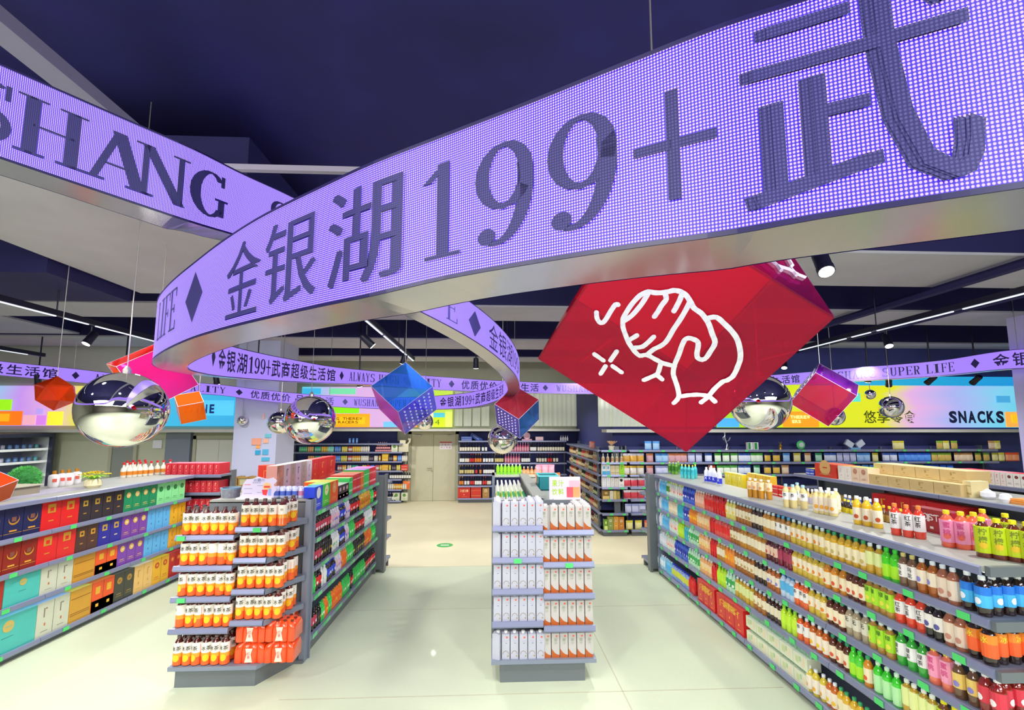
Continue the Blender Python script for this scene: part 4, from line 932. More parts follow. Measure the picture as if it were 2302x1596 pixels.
vb('py', 'juice_bottle', 'yellow and violet sleeved bottle', '#6a4a30', '#e8c86a', '#eef2f6', art='#8a80c8')
vb('rr', 'red_tea_bottle', 'crimson sleeved tea bottle', '#8a2018', '#d8344a', '#f0f2f6', h=.21, r=.034, art='#f4eeee')
vb('fy', 'tea_bottle', 'orange tea bottle with yellow flower sleeve', '#c8641e', '#f4e6d4', '#eef4f8', art='#f2c81e', lab=(.12, .64))
vb('yf', 'tea_bottle', 'yellow tea bottle with flower sleeve', '#d8c23a', '#f4ead8', '#eef4f8', art='#f0a81e', lab=(.12, .64))
vb('yy', 'juice_bottle', 'yellow lemon bottle with yellow cap', '#7a4a1a', '#c8e01e', '#f4e81e', h=.215, r=.034, txt='柠檬', tc='#6a8a1e', art='#f0e02a', lab=(.16, .76))
vb('gh', 'green_tea_bottle', 'green bagged tea bottle with handle', '#3ad02a', '#b8f0b0', '#d8f8d8', lab=(.05, .6))
vb('py2', 'juice_bottle', 'pale yellow sleeved bottle', '#c8a22a', '#e6eea0', '#f2f6e8', lab=(.25, .78))
vb('bx', 'water_bottle', 'large clear blue water bottle', '#a8d8f0', '#e6f2fa', '#e4f0f8', h=.21, r=.034)
vb('by', 'sports_drink_bottle', 'blue capped bottle with yellow sleeve', '#8fa8e0', '#d8dc4a', '#2438c8')
def run(face_x, z, shelfname, gond, u0, spec, r0=.031, jitter=.12, rot=-math.pi/2, limit=None, rows=1, sgn=1):
    """bottles side by side along y, their kinds changing at the given picture columns"""
    xx = face_x+sgn*(r0+.012); u = u0; cur = find_y(xx, z, u0); out = []
    for ue, key in spec:
        yend = find_y(xx, z, ue)
        if key is None: cur = yend; continue
        pr, desc = V[key]; rr = .034 if key in ('bl', 'or', 'pk', 'rr', 'yy', 'bx') else r0; st = 2*rr+.004
        n = max(1, round(abs(yend-cur)/st)); st = (yend-cur)/n
        for i in range(n):
            y = cur+st*(i+.5); x = face_x+sgn*(rr+.012)+rj.uniform(0, .012)
            o = pr.put((x, y, z), rot+rj.uniform(-jitter, jitter)*3, '%s %s from far end, %s shelf, %s' % (nth((desc, shelfname, gond)), desc, shelfname, gond), desc.split(' with')[0]+'s on the '+gond)
            out.append(o)
        cur = yend
    return out
GX = 2.65; L5 = [1.28, 1.03, .76, .47, .10]
shelving('gondola_shelf', 'long grey drinks gondola with five bottle shelves and wide deck', (GX, 7.34, 0), -math.pi/2, 4.92, L5, .46, 1.56, deck=1.56, deckd=.45, ends=False, seed=1)
gm = bpy.data.objects['gondola_shelf']
for x in (0, ): ob('end_panel', B().box(-.03, .0, 0, .0, .5, 1.58, STL), gm)
ob('rear_deck', B().box(0, .50, 1.50, 4.92, .95, 1.53, DECK).box(0, .93, .1, 4.92, .95, 1.5, STLD), gm)
for z in L5+[1.56]:
    ob('end_board', B().box(4.90, .46, z-.03, 5.0, .95, z-.002, STL).box(4.915, .0, z-.05, 4.945, .95, z+.002, STLD), gm)
GN = 'drinks gondola'
run(GX, 1.28, 'top', GN, 1476, [(1486, 'wr'), (1500, 'wb'), (1508, 'wg'), (1538, 'wp'), (1565, 'db'), (1585, 'pe'), (1604, 'pr'), (1635, 'rd'), (1656, 'ly'), (1692, 'am'), (1718, 'dk'), (1745, 'go'), (1780, 'ba'), (1858, 'mj'), (1952, 'gc'), (1988, 'yg'), (2025, 'gr'), (2066, 'oo'), (2112, 'ap'), (2160, 'br'), (2232, 'bl')])
run(GX, 1.03, 'second', GN, 1477, [(1490, 'ww'), (1505, 'wb'), (1525, 'oc'), (1538, 'te'), (1552, 'db'), (1570, 'og'), (1597, 'ca'), (1611, 'rd'), (1645, 'pr'), (1666, 'am'), (1725, 'go'), (1753, 'mr'), (1785, 'mg'), (1856, 'mj'), (1906, 'go2'), (1950, 'gd'), (2015, 'li'), (2085, 'ht'), (2126, 'bk'), (2175, 'br'), (2246, 'or')])
run(GX, .76, 'middle', GN, 1479, [(1492, 'ww'), (1507, 'wb'), (1527, 'wp'), (1540, 'lm'), (1551, 'te'), (1574, 'gn'), (1600, 'ca'), (1615, 'rd'), (1633, 'go'), (1655, 'og'), (1698, 'am'), (1726, 'dk'), (1757, 'ap'), (1790, 'bb'), (1821, 'it'), (1863, 'mj'), (1905, 'gd'), (1956, 'wt'), (2016, 'li'), (2090, 'gg'), (2146, 'pk'), (2206, 'py'), (2262, 'rr')])
run(GX, .47, 'fourth', GN, 1481, [(1500, 'ww'), (1520, 'wp'), (1550, 'db'), (1576, 'gn'), (1603, 'ca'), (1616, 'rd'), (1634, 'lm'), (1655, 'gn'), (1697, 'yg'), (1726, 'am'), (1760, 'dk'), (1795, 'lm'), (1822, 'it'), (1866, 'fy'), (1915, 'gd'), (1945, 'gr'), (1966, 'go2'), (2032, 'gh'), (2112, 'py2'), (2200, 'yy'), (2290, 'rr')])
run(GX, .10, 'bottom', GN, 1482, [(1498, 'bx'), (1513, 'wb'), (1551, 'by'), (1566, 'rd')])
run(GX, .10, 'bottom', GN, 1817, [(1860, 'yf'), (1885, 'fy'), (2080, 'gc'), (2230, 'go2')])
# deeper rows at the near end of the top shelves, seen under the deck corner
for z, key, sn in ((1.28, 'bl', 'top'), (1.03, 'or', 'second'), (.76, 'rr', 'middle')):
    for k in range(1, 5):
        pr, desc = V[key]; pr.put((GX+.046+.074*k, 2.50, z), rj.uniform(-.3, .3), '%s, %s along the drinks gondola end, %s shelf' % (desc, ORD[k], sn), desc+'s on the '+GN)
# gift cartons and bundled packs on the bottom shelf
gb = giftbox('gift_box', .62, .27, .2, '#d8201c', '#e83a2a', '#f2c03a', '#f2c03a', 'corner', 3)
for k, (a, b_) in enumerate(((1567, 1607), (1610, 1672))):
    ya, yb = find_y(GX, .1, a), find_y(GX, .1, b_); pr = giftbox('gift_box', abs(ya-yb)-.02, .27, .2, '#d8201c', '#e83a2a', '#f2c03a', '#f2c03a', 'corner', 3, txt='喜')
    pr.put((GX+.01, (ya+yb)/2, .1), -math.pi/2, 'red gift carton with gold print, %s on the drinks gondola bottom shelf' % ('further' if k == 0 else 'nearer'), 'red gift cartons on the bottom shelf')
y0 = find_y(GX, .1, 1676); y1 = find_y(GX, .1, 1815); n = 5
for lv in range(2):
    for i in range(n):
        st = (y1-y0)/n; y = y0+st*(i+.5); k = ('k', n); w = abs(st)-.006
        if 'wrap' not in V:
            b = B().box(-w/2, 0, 0, w/2, .12, .105, mat('#dfe2c8', .3, coat=.4)); p_ = B().box(-w*.32, -.002, .03, -w*.1, 0, .08, mat('#c9d49a')).box(w*.1, -.002, .02, w*.3, 0, .085, mat('#e8d8b8')).box(-w*.05, -.002, .05, w*.05, 0, .09, mat('#a8c8a0'))
            c_ = B()
            for j in range(5): c_.lathe([(.016, .105), (.016, .135), (.012, .14)], mat('#8fc0a0', .3), 8, (-w/2+w*(j+.5)/5, .05))
            V['wrap'] = (Proto('bottle_pack', 'pack', b.mesh('sleeve'), [('print', p_.mesh('print'), None), ('bottle_caps', c_.mesh('bottle_caps'), None)]), '')
        V['wrap'][0].put((GX+.015, y, .10+lv*.145), -math.pi/2, 'pale cream bottle pack, %s along the %s layer, drinks gondola bottom shelf' % (ORD[i], 'upper' if lv else 'lower'), 'cream bottle packs on the bottom shelf')
# items on the wide deck
def deck_row(key, pts, where, z=1.56):
    pr, desc = V[key]
    for i, (u, v) in enumerate(pts):
        p = atz(u, v, z); pr.put((p[0], p[1], z), -.9+rj.uniform(-.2, .2), '%s, %s %s' % (desc, ORD[i], where), desc+'s displayed on the deck')
vb('d1', 'juice_bottle', 'green leafy drink bottle', '#6aa83a', '#3a7a1e', '#b8e08a', h=.19, r=.026)
vb('d2', 'sports_drink_bottle', 'turquoise drink bottle with yellow cap', '#58d0d0', '#3ac0cc', '#e8e84a', h=.2, r=.026, txt='G', tc='#1a6a7a')
vb('d3', 'sports_drink_bottle', 'white and blue fading sports bottle', '#e8ecff', '#2a3ad0', '#f2f2fa', h=.2, r=.031, lab=(.05, .4), txt='X', tc='#f0f2ff')
vb('d4', 'tea_bottle', 'golden tea bottle with peach sleeve', '#c88a1e', '#f6e0b8', '#f4f0e8', h=.2, r=.03, art='#e8a05a', lab=(.42, .84))
vb('d5', 'barley_tea_bottle', 'clear barley tea bottle with blue cap', '#dccb8a', '#f4f2ee', '#a8d4e8', h=.215, r=.031, txt='茶', tc='#2f3238', lab=(.34, .66))
vb('d6', 'tea_bottle', 'yellow fruit tea bottle with white cap', '#e6d48a', '#f2e4c8', '#e8f0f8', h=.205, r=.032, art='#f0a838', lab=(.12, .72))
vb('d7', 'tea_bottle', 'golden bottle with green collar', '#ecc02a', '#f6ecd0', '#f4f4f0', h=.215, r=.031, art='#c8582a', lab=(.16, .6))
vb('d8', 'red_tea_bottle', 'red tea bottle with orange cap', '#e0402a', '#f2f0ee', '#f08a3a', h=.215, r=.031, txt='红茶', tc='#2f2c2a', lab=(.22, .72))
vb('d9', 'juice_bottle', 'large pink peach tea bottle', '#f0684a', '#f59ac0', '#f4e02a', h=.225, r=.036, txt='蜜桃', tc='#d8488a', art='#f26a5a', lab=(.14, .74))
vb('d0', 'juice_bottle', 'large yellow lemon tea bottle', '#6a2e1a', '#c8dc1e', '#f4ea1e', h=.225, r=.036, txt='柠檬', tc='#7a8a1e', art='#f0c82a', lab=(.12, .78))
deck_row('d1', [(1506, 1065), (1514, 1066), (1521, 1067), (1526, 1063)], 'at the far end of the deck')
deck_row('d2', [(1534, 1074), (1542, 1075), (1550, 1076), (1558, 1077), (1564, 1075)], 'in the turquoise group on the deck')
deck_row('d3', [(1589, 1083), (1598, 1084), (1607, 1086), (1618, 1089), (1600, 1078)], 'in the white and blue group on the deck')
deck_row('d4', [(1688, 1117), (1700, 1119), (1713, 1121), (1730, 1123)], 'in the peach sleeved group on the deck')
deck_row('d5', [(1769, 1140), (1785, 1142), (1795, 1136), (1808, 1144)], 'in the barley tea group on the deck')
deck_row('d6', [(1838, 1153), (1850, 1155), (1862, 1157), (1875, 1160), (1848, 1147), (1866, 1149), (1882, 1151)], 'in the fruit tea group on the deck')
deck_row('d7', [(1930, 1178), (1952, 1182), (1975, 1187)], 'in the green collar trio on the deck')
deck_row('d8', [(2016, 1202), (2043, 1207), (2070, 1211)], 'in the red tea trio on the deck')
deck_row('d9', [(2134, 1229), (2167, 1234), (2196, 1236), (2216, 1226)], 'in the pink group at the deck corner')
deck_row('d0', [(2214, 1252), (2249, 1257), (2285, 1262), (2318, 1268), (2268, 1240)], 'in the yellow group at the deck corner')
# goods standing on the rear side of the same gondola
def rear(key_or, u0, u1, y_or_x, z, n, where, pr=None, desc='', rot=math.pi/2):
    ya, yb = find_y(y_or_x, z, u0), find_y(y_or_x, z, u1)
    for i in range(n):
        y = ya+(yb-ya)*(i+.5)/n; pr.put((y_or_x+rj.uniform(-.01, .01), y, z), rot, '%s, %s from far end %s' % (desc, ORD[i], where), desc+'s '+where)
yp = giftbox('drink_carton', .11, .17, .08, '#e8d83a', '#f2ec9a', '#f4f2d8', '#e0a02a', 'corner', 1)
sc = sbottle('fruit_drink_bottle', '#f2d88a', '#e8e0f0', '#e9eef4', h=.16, r=.028); oj = sbottle('fruit_drink_bottle', '#c8501e', '#8a4a1e', '#f5a020', h=.17, r=.03); bj = sbottle('fruit_drink_bottle', '#2a5ad0', '#3a6ae0', '#f0f4fa', h=.17, r=.029); yj = sbottle('fruit_drink_bottle', '#3a2a10', '#e8d820', '#f0e02a', h=.14, r=.026)
rear(0, 1632, 1668, 3.2, 1.53, 6, 'of the rear deck', yp, 'yellow drink carton', -math.pi/2)
rear(0, 1682, 1732, 3.25, 1.53, 6, 'of the rear deck behind the peach bottles', giftbox('drink_carton', .1, .2, .08, '#f0c02a', '#f6e27a', '#f6f2c0', '#e07a20', 'lines'), 'golden juice carton', -math.pi/2)
rear(0, 1738, 1770, 3.2, 1.53, 3, 'of rear deck, small boxes', giftbox('snack_box', .12, .12, .08, '#e02a2a', '#f05a4a', '#f6e6c0', '#f6e6c0', 'lines'), 'small red snack box', -math.pi/2)
rear(0, 1815, 1895, 3.2, 1.53, 9, 'of the rear deck behind fruit teas', sc, 'pale capped fruit drink bottle')
rear(0, 1900, 1962, 3.2, 1.53, 6, 'of the rear deck', bj, 'blue sleeved drink bottle'); rear(0, 1885, 1925, 3.14, 1.53, 4, 'of rear deck, shorter row', yj, 'small yellow drink bottle')
rear(0, 1980, 2065, 3.2, 1.53, 6, 'of the rear deck, brown ones', sbottle('fruit_drink_bottle', '#7a4a1e', '#c8a04a', '#f0d02a', h=.14, r=.028), 'brown coffee bottle with yellow cap')
rear(0, 2105, 2240, 3.25, 1.53, 9, 'of the rear deck', oj, 'orange capped brown drink bottle')
p = giftbox('coffee_box', .30, .19, .1, '#a8182c', '#8a1420', '#f2e8e4', '#f2e8e4', 'corner', 1, txt='COSTA')
ya = find_y(3.12, 1.53, 2094); p.put((3.13, ya, 1.53), -math.pi/2, 'dark red coffee box with white lettering behind the red teas', 'boxes on the rear deck')
# second gondola further over, with boxes and wooden crates on top
G2 = 'second gondola'; X2 = 5.0
shelving('gondola_shelf', 'second dark gondola with red boxes and wooden crates on top', (X2, 7.4, 0), -math.pi/2, 4.9, [1.18, .82, .48, .12], .46, 1.56, deck=1.56, deckd=.9, tags=True, seed=4, tagstep=.6)
def boxrun(specs, x, z, rot, where, sgn=1, gap=.006):
    """specs: (u0,u1,height,depth,face,side,art,art2,pattern,n,desc,count,kind)"""
    for (u0, u1, h, d, face, side, art, art2, pat, n, desc, cnt, kind) in specs:
        ya, yb = find_y(x, z, u0), find_y(x, z, u1); st = (yb-ya)/cnt; pr = giftbox(kind, abs(st)-gap, h, d, face, side, art, art2, pat, n)
        for i in range(cnt):
            pr.put((x+sgn*.005, ya+st*(i+.5), z), rot, ('%s, %s %s' % (desc, ORD[i], where)) if cnt > 1 else '%s %s' % (desc, where), desc+'s '+where)
boxrun([(1832, 1880, .2, .3, '#e03a1e', '#f0502a', '#f2c27a', '#c83018', 'disc', 1, 'red and orange gift carton', 1, 'gift_box'),
        (1884, 1914, .2, .2, '#ece4da', '#f29a3a', '#c8b8a8', '#b89a8a', 'corner', 1, 'white milk box with orange lid', 2, 'milk_box'),
        (1914, 1952, .2, .2, '#e8cdb0', '#b8e05a', '#c88a6a', '#b89a8a', 'disc', 1, 'peach milk box with green lid', 2, 'milk_box'),
        (1811, 1830, .1, .15, '#3a5ad0', '#e2e84a', '#e8ecf4', '#e8ecf4', 'lines', 1, 'blue bottled drink tray', 2, 'drink_tray')], X2+.02, 1.56, -math.pi/2, 'atop the second gondola')
for lv in range(2):
    boxrun([(1952+lv*12, 2160+lv*14, .13, .28, '#cdb27a', '#e2d09a', '#a8904e', '#a8904e', 'corner', 1, ('lower', 'upper')[lv]+' layer wooden crate', 4, 'wooden_crate')], X2+.03+.16*lv, 1.56+.135*lv, -math.pi/2, 'atop the second gondola')
boxrun([(2165, 2185, .17, .2, '#e0cf98', '#ece0b0', '#b8a468', '#b8a468', 'lines', 1, 'pale wooden crate stood on end', 1, 'wooden_crate')], X2+.1, 1.56, -math.pi/2, 'beside the crate row')
bw = root('ceramic_bowl', tuple(atz(2222, 1122, 1.56)), label='white ceramic bowl with blue dots on the second gondola', cat='bowl'); bw.scale = (.65, .65, .7); ob('body', B().lathe([(.05, 0), (.09, .04), (.09, .1), (.05, .12), (.02, .14)], mat('#f0f2f8', .2), 16), bw); ob('lid', B().lathe([(.06, .118), (.03, .14), (.012, .155)], mat('#e4e8f4', .2), 14), bw)
bw = root('ceramic_jar', tuple(atz(2262, 1130, 1.56)), label='second white ceramic jar beside the bowl, by the orange box', cat='jar'); bw.scale = (.6, .6, .7); ob('body', B().lathe([(.06, 0), (.085, .05), (.07, .11), (.03, .13)], mat('#f0f2f8', .2), 16), bw)
boxrun([(2268, 2330, .05, .2, '#f08a2a', '#f5963a', '#f6c27a', '#f6c27a', 'lines', 1, 'flat orange box', 1, 'gift_box')], X2+.1, 1.56, -math.pi/2, 'at the near end of the second gondola')
boxrun([(1962, 2014, .26, .25, '#d41820', '#e03030', '#e8b03a', '#e8b03a', 'corner', 1, 'plain red gift carton', 1, 'gift_box'), (2014, 2170, .26, .25, '#d81a24', '#e03030', '#e8b03a', '#f0d0a0', 'corner', 2, 'wide red gift carton', 2, 'gift_box'),
        (2175, 2240, .2, .2, '#9ae02a', '#c8f05a', '#e8f4a0', '#5aa01e', 'disc', 1, 'lime green snack box', 2, 'snack_box'), (2240, 2330, .2, .2, '#c8b87a', '#dccf9a', '#6a8a3a', '#b05a3a', 'disc', 1, 'tan and green snack box', 3, 'snack_box'),
        (1850, 1890, .12, .2, '#d8b050', '#e8c878', '#a87a2a', '#a87a2a', 'lines', 1, 'kraft coloured snack tray', 1, 'snack_tray')], X2+.03, 1.18, -math.pi/2, 'on the upper shelf of the second gondola')
# third gondola behind, pale packs
X3 = 6.55
shelving('gondola_shelf', 'third low gondola with red and white packs, beyond the crates', (X3, 8.4, 0), -math.pi/2, 3.9, [1.25, .9, .5, .12], .46, 1.56, deck=1.56, deckd=.9, tags=False, seed=5, lights=False)
boxrun([(2152, 2200, .17, .2, '#d82a3a', '#f04a5a', '#f6e0d8', '#f0c0b0', 'disc', 1, 'red and white milk pack', 5, 'milk_pack'), (2200, 2262, .17, .2, '#f0e6dc', '#f8a0b0', '#e05a6a', '#d0404a', 'corner', 1, 'white milk pack with pink top', 5, 'milk_pack'), (2262, 2330, .17, .2, '#f2eee6', '#e83a4a', '#5a3a30', '#d0404a', 'disc', 1, 'white nut milk pack with dark dots', 4, 'milk_pack')], X3+.02, 1.56, -math.pi/2, 'atop the third gondola')
boxrun([(2194, 2330, .2, .2, '#e02a30', '#f0605a', '#f6ecd8', '#f2b03a', 'disc', 1, 'red instant noodle pack', 6, 'noodle_pack')], X3+.02, 1.25, -math.pi/2, 'on the third gondola shelf')
# ---- gift box gondola on the other side
LX = -4.75; LL = [1.21, .87, .54, .10]
shelving('gondola_shelf', 'grey gondola stacked with boxed spirits and gift boxes', (LX, 4.1, 0), math.pi/2, 3.42, LL, .46, 1.56, deck=1.56, deckd=.95, seed=6, tagstep=.5)
def gr(z, h, where, specs): boxrun([(a, b_, h, .26, f, s_, ar, a2, pt, n, de, c_, 'gift_box') for (a, b_, f, s_, ar, a2, pt, n, de, c_) in specs], LX-.01, z, math.pi/2, where, -1)
gr(1.21, .295, 'on the top shelf of the gift gondola', [(-42, 90, '#1c2050', '#2a3474', '#e0a040', '#e8c070', 'moon', 1, 'navy box with golden crescent', 3), (90, 176, '#d81a20', '#f04a50', '#e8b040', '#e8a040', 'square', 2, 'wide red box with two gold seals', 1),
   (176, 277, '#2c2430', '#5a4a4a', '#e0b848', '#c8a040', 'square', 1, 'black box with gold seal', 4), (277, 352, '#0f8a5a', '#3ab8a0', '#f2d070', '#e8e0c0', 'disc', 1, 'dark green box with gold disc', 4), (352, 415, '#8ae89a', '#c0f4c8', '#1f8a4a', '#2a9a50', 'disc', 1, 'light green box with dark disc', 4)])
gr(.87, .29, 'on the second shelf of the gift gondola', [(-40, 80, '#8a2018', '#c05a30', '#f0b840', '#f0c060', 'moon', 1, 'maroon box with golden crescent', 3), (80, 168, '#dc1e24', '#f04050', '#e8b040', '#e8a040', 'square', 2, 'wide red box with two gold seals', 1),
   (168, 219, '#4a2a26', '#d8843a', '#e8b040', '#c89a50', 'square', 2, 'brown box with twin gold seals', 1), (219, 272, '#1e1e9a', '#2a2ad0', '#e8c050', '#f0e6c0', 'square', 2, 'royal blue box with twin gold seals', 1), (272, 330, '#7a3aa8', '#2a2ab8', '#f0c860', '#f0e0c0', 'disc', 3, 'purple box with three round emblems', 1),
   (330, 381, '#5ab4ee', '#3a9af0', '#4a8ad0', '#3a6ab0', 'corner', 3, 'sky blue box with three pale panels', 1), (381, 416, '#f0b418', '#f6dc2a', '#b87a10', '#a86a10', 'corner', 2, 'yellow box with twin panels', 1)])
gr(.54, .285, 'on the third shelf of the gift gondola', [(-70, 5, '#a82a1e', '#c8442a', '#f0b840', '#f0c060', 'disc', 1, 'brick red box', 1), (5, 88, '#48bcb4', '#8adcf0', '#c8b060', '#8ab88a', 'dot', 1, 'turquoise box with gold print', 1), (88, 162, '#ccd0bc', '#a8d0f8', '#8a7a70', '#c8704a', 'corner', 2, 'pale grey box with small seals', 1), (162, 212, '#cf9426', '#f2e06a', '#8a5a14', '#8a5a14', 'lines', 1, 'golden box with line drawing', 1),
   (212, 262, '#ee5418', '#f07a30', '#f2b83a', '#3a2228', 'split', 2, 'orange box with dark foot', 1), (262, 322, '#7a3aae', '#4a4ad8', '#f0c860', '#f0e0c0', 'disc', 3, 'purple box with three round emblems', 1), (322, 377, '#5ab4ee', '#a0e0fa', '#4a8ad0', '#3a6ab0', 'corner', 3, 'sky blue box with three pale panels', 1), (377, 412, '#eea818', '#f6dc2a', '#b87a10', '#a86a10', 'corner', 2, 'yellow box with twin panels', 1)])
gr(.10, .35, 'on the bottom shelf of the gift gondola', [(-60, 78, '#48bcb4', '#8ae0f0', '#c8b060', '#8ab88a', 'dot', 1, 'turquoise box with gold print', 1), (78, 153, '#ccd0bc', '#a8d4f8', '#8a7a70', '#c8704a', 'corner', 2, 'pale grey box with small seals', 1), (153, 203, '#d09a2a', '#f2e86a', '#8a5a14', '#8a5a14', 'lines', 1, 'golden box with line drawing', 1),
   (203, 254, '#ee5418', '#f08a30', '#f2b83a', '#3a2a30', 'split', 2, 'orange box with dark foot', 1), (254, 299, '#3a3c34', '#55584a', '#b0903a', '#a8582a', 'disc', 2, 'olive black box with two dim discs', 1), (299, 341, '#ecc070', '#f4ecd0', '#c8924a', '#c8924a', 'corner', 1, 'peach coloured slim box', 2), (341, 378, '#eeb41a', '#f4d82a', '#c8501e', '#e8a03a', 'disc', 2, 'yellow box with two bottle pictures', 1), (378, 406, '#c81e22', '#e0302c', '#e86a2a', '#f0b040', 'disc', 2, 'deep red slim box', 1)])
# on top of the gift gondola
def on(u, v, z): p = atz(u, v, z); return (p[0], p[1], z)
wb = B().lathe([(.04, 0), (.052, .02), (.055, .12), (.05, .15), (.018, .165)], mat('#eeeaf0', .25, coat=.5), 14); wc = B().lathe([(.019, .163), (.019, .205)], mat('#d8902a', .3, .6), 10); wl = B().box(-.02, -.057, .07, .02, -.05, .11, mat('#d85a4a'))
wp_ = Proto('liquor_bottle', 'bottle', wb.mesh('body', True), [('cap', wc.mesh('cap'), 'gold cap'), ('label', wl.mesh('label'), None)])
for i, (u, v) in enumerate([(119, 1096), (137, 1093), (152, 1092), (170, 1088)]): wp_.put(on(u, v, 1.56), .9, 'white ceramic liquor bottle with gold cap, %s from the moss ball' % ORD[i], 'white liquor bottles')
gb_ = Proto('spirit_bottle', 'bottle', B().lathe([(.032, 0), (.036, .01), (.036, .12), (.03, .135), (.014, .16), (.014, .2)], mat('#e6e2d2', .08, coat=.8), 12).mesh('body', True), [('label', B().lathe([(.037, .035), (.037, .09)], mat('#d8862a', .4), 12).mesh('label'), None), ('cap', B().lathe([(.016, .19), (.017, .225)], mat('#d8282c', .35), 10).mesh('cap'), 'red cap')])
for i, (u, v) in enumerate([(276, 1070), (290, 1069), (301, 1068), (313, 1067), (325, 1066), (338, 1065), (352, 1063), (366, 1062), (381, 1060), (284, 1064), (297, 1062), (311, 1061), (324, 1060)]):
    gb_.put(on(u, v+4, 1.56), 1.2, 'clear spirit bottle with red cap, %s %s' % (ORD[i % 9], 'in the front row on the gift gondola' if i < 9 else 'in the rear row on the gift gondola'), 'clear spirit bottles')
mo = root('moss_ball', on(52, 1106, 1.56), label='round green moss ball plant on the gift gondola', cat='plant'); rs = random.Random(5)
b = B(); b.ball((0, 0, .15), .135, mat('#2f7a3a', .9, noise=.2, nscale=30), 16, 10); ob('core', b, mo); b = B(); GL = mat('#5cc45a', .7)
for k in range(900):
    d = Vector((rs.gauss(0, 1), rs.gauss(0, 1), rs.gauss(0, 1))).normalized(); p = Vector((0, 0, .15))+d*.13; t = d.orthogonal().normalized(); t = (Matrix.Rotation(rs.uniform(0, 6.3), 3, d) @ t); q = p+d*.03+t*.02
    b.add([p-t*.006, p+t*.006, q], [(0, 1, 2)], GL)
ob('leaf_tufts', b, mo, kind='stuff')
fl = root('flower_pot', on(208, 1096, 1.56), label='yellow artificial flowers in cream bowl on the gift gondola', cat='plant')
ob('bowl', B().lathe([(.045, 0), (.06, .02), (.058, .055), (.045, .07)], mat('#ece2b8', .4), 14), fl)
fm = B()
for k in range(8): a = k*.8; fm.tube([(0, 0, .06), (.05*math.cos(a), .05*math.sin(a), .1)], .003, mat('#6aa83a', .6), 4)
ob('stems', fm, fl)
for k in range(12):
    a = k*2.4; rr = .02+.008*k; c = (rr*math.cos(a), rr*math.sin(a), .13-.03*rr/.1); b = B()
    for j in range(5): t = j*1.257; b.ball((c[0]+.016*math.cos(t), c[1]+.016*math.sin(t), c[2]), .013, mat('#f4dc1e' if k % 3 else '#f5b51e', .5), 6, 4, (1, 1, .6)) if False else b.add([c, (c[0]+.022*math.cos(t-.45), c[1]+.022*math.sin(t-.45), c[2]+.012), (c[0]+.03*math.cos(t), c[1]+.03*math.sin(t), c[2]+.006), (c[0]+.022*math.cos(t+.45), c[1]+.022*math.sin(t+.45), c[2]+.012)], [(0, 1, 2, 3)], mat('#f4dc1e' if k % 3 else '#f5b51e', .5))
    ob('flower', b, fl)
fl.scale = (1.5, 1.5, 1.5)
b = B()
for k in range(16):
    a = k*.39; b.add([(0, 0, .07), (.07*math.cos(a-.15), .07*math.sin(a-.15), .1), (.11*math.cos(a), .11*math.sin(a), .085), (.07*math.cos(a+.15), .07*math.sin(a+.15), .1)], [(0, 1, 2, 3)], mat('#8fcf2a', .6))
ob('leaves', b, fl)
cube('promotion_cube', -18, 1098, 4.6, .22, (12, 10, 30), ['#ff5a2a', '#e8401e', '#f07a3a', '#ff4a1e', '#f4c08a', '#f0602a'], 'orange promotion cube at the frame edge by the moss ball', .9, group='promotion cubes', hang=False)
ob('deck_tray', B().box(-5.3, 4.6, 1.56, -4.98, 5.9, 1.572, mat('#a8a6b8', .4)), None, label='flat grey tray under the white liquor bottles', cat='tray')
ob('deck_box', B().box(-5.35, 5.1, 1.56, -5.1, 5.45, 1.66, mat('#8a8270', .6)).box(-5.37, 5.08, 1.66, -5.08, 5.47, 1.672, mat('#b8b4a0', .5)), None, label='low brown lidded box behind the white bottles', cat='box')
# end unit at the far end of the gift gondola, red packs
shelving('end_unit', 'narrow end unit with red packs beyond the gift gondola', (-5.3, 7.62, 0), 0, .95, [1.55, 1.27, .98, .6, .12], .4, 1.6, tags=False, lights=False)
rp = giftbox('red_pack', .085, .18, .3, '#d83040', '#f0788a', '#f4e6c8', '#f4e6c8', 'corner', 1)
for z, nm in ((1.55, 'top'), (1.27, 'second'), (.98, 'third')):
    for i in range(9): rp.put((-5.22+.095*i, 7.66, z), 0, 'small red pack, %s along the %s shelf of the narrow end unit' % (ORD[i], nm), 'small red packs on the end unit')
# baskets beyond
ub = aty(560, 1108, 9.0)
for i, u in enumerate((520, 545, 570, 594)):
    p = aty(u, 1110, 9.3); r = root('wooden_basket', (p[0], 9.3, p[2]), label='wooden slatted basket, %s of four beyond the tea display' % ORD[i], cat='basket', group='wooden baskets'); BM = mat('#b9934e', .6)
    for x in (-.09, .07): ob('post', B().box(x, -.01, 0, x+.02, .2, .33, BM), r)
    for z in (0, .14, .3): ob('slat', B().box(-.1, -.015, z, .1, -.002, z+.03, BM), r)
    ob('liner', B().box(-.07, .0, .02, .07, .18, .3, mat('#cfcfa8', .6)), r)
ob('basket_table', B().box(ub[0]-.7, 9.1, 0, ub[0]+.6, 9.7, aty(560, 1110, 9.3)[2], mat('#a89a70', .6)), None, label='low tan table carrying the wooden baskets', cat='table')
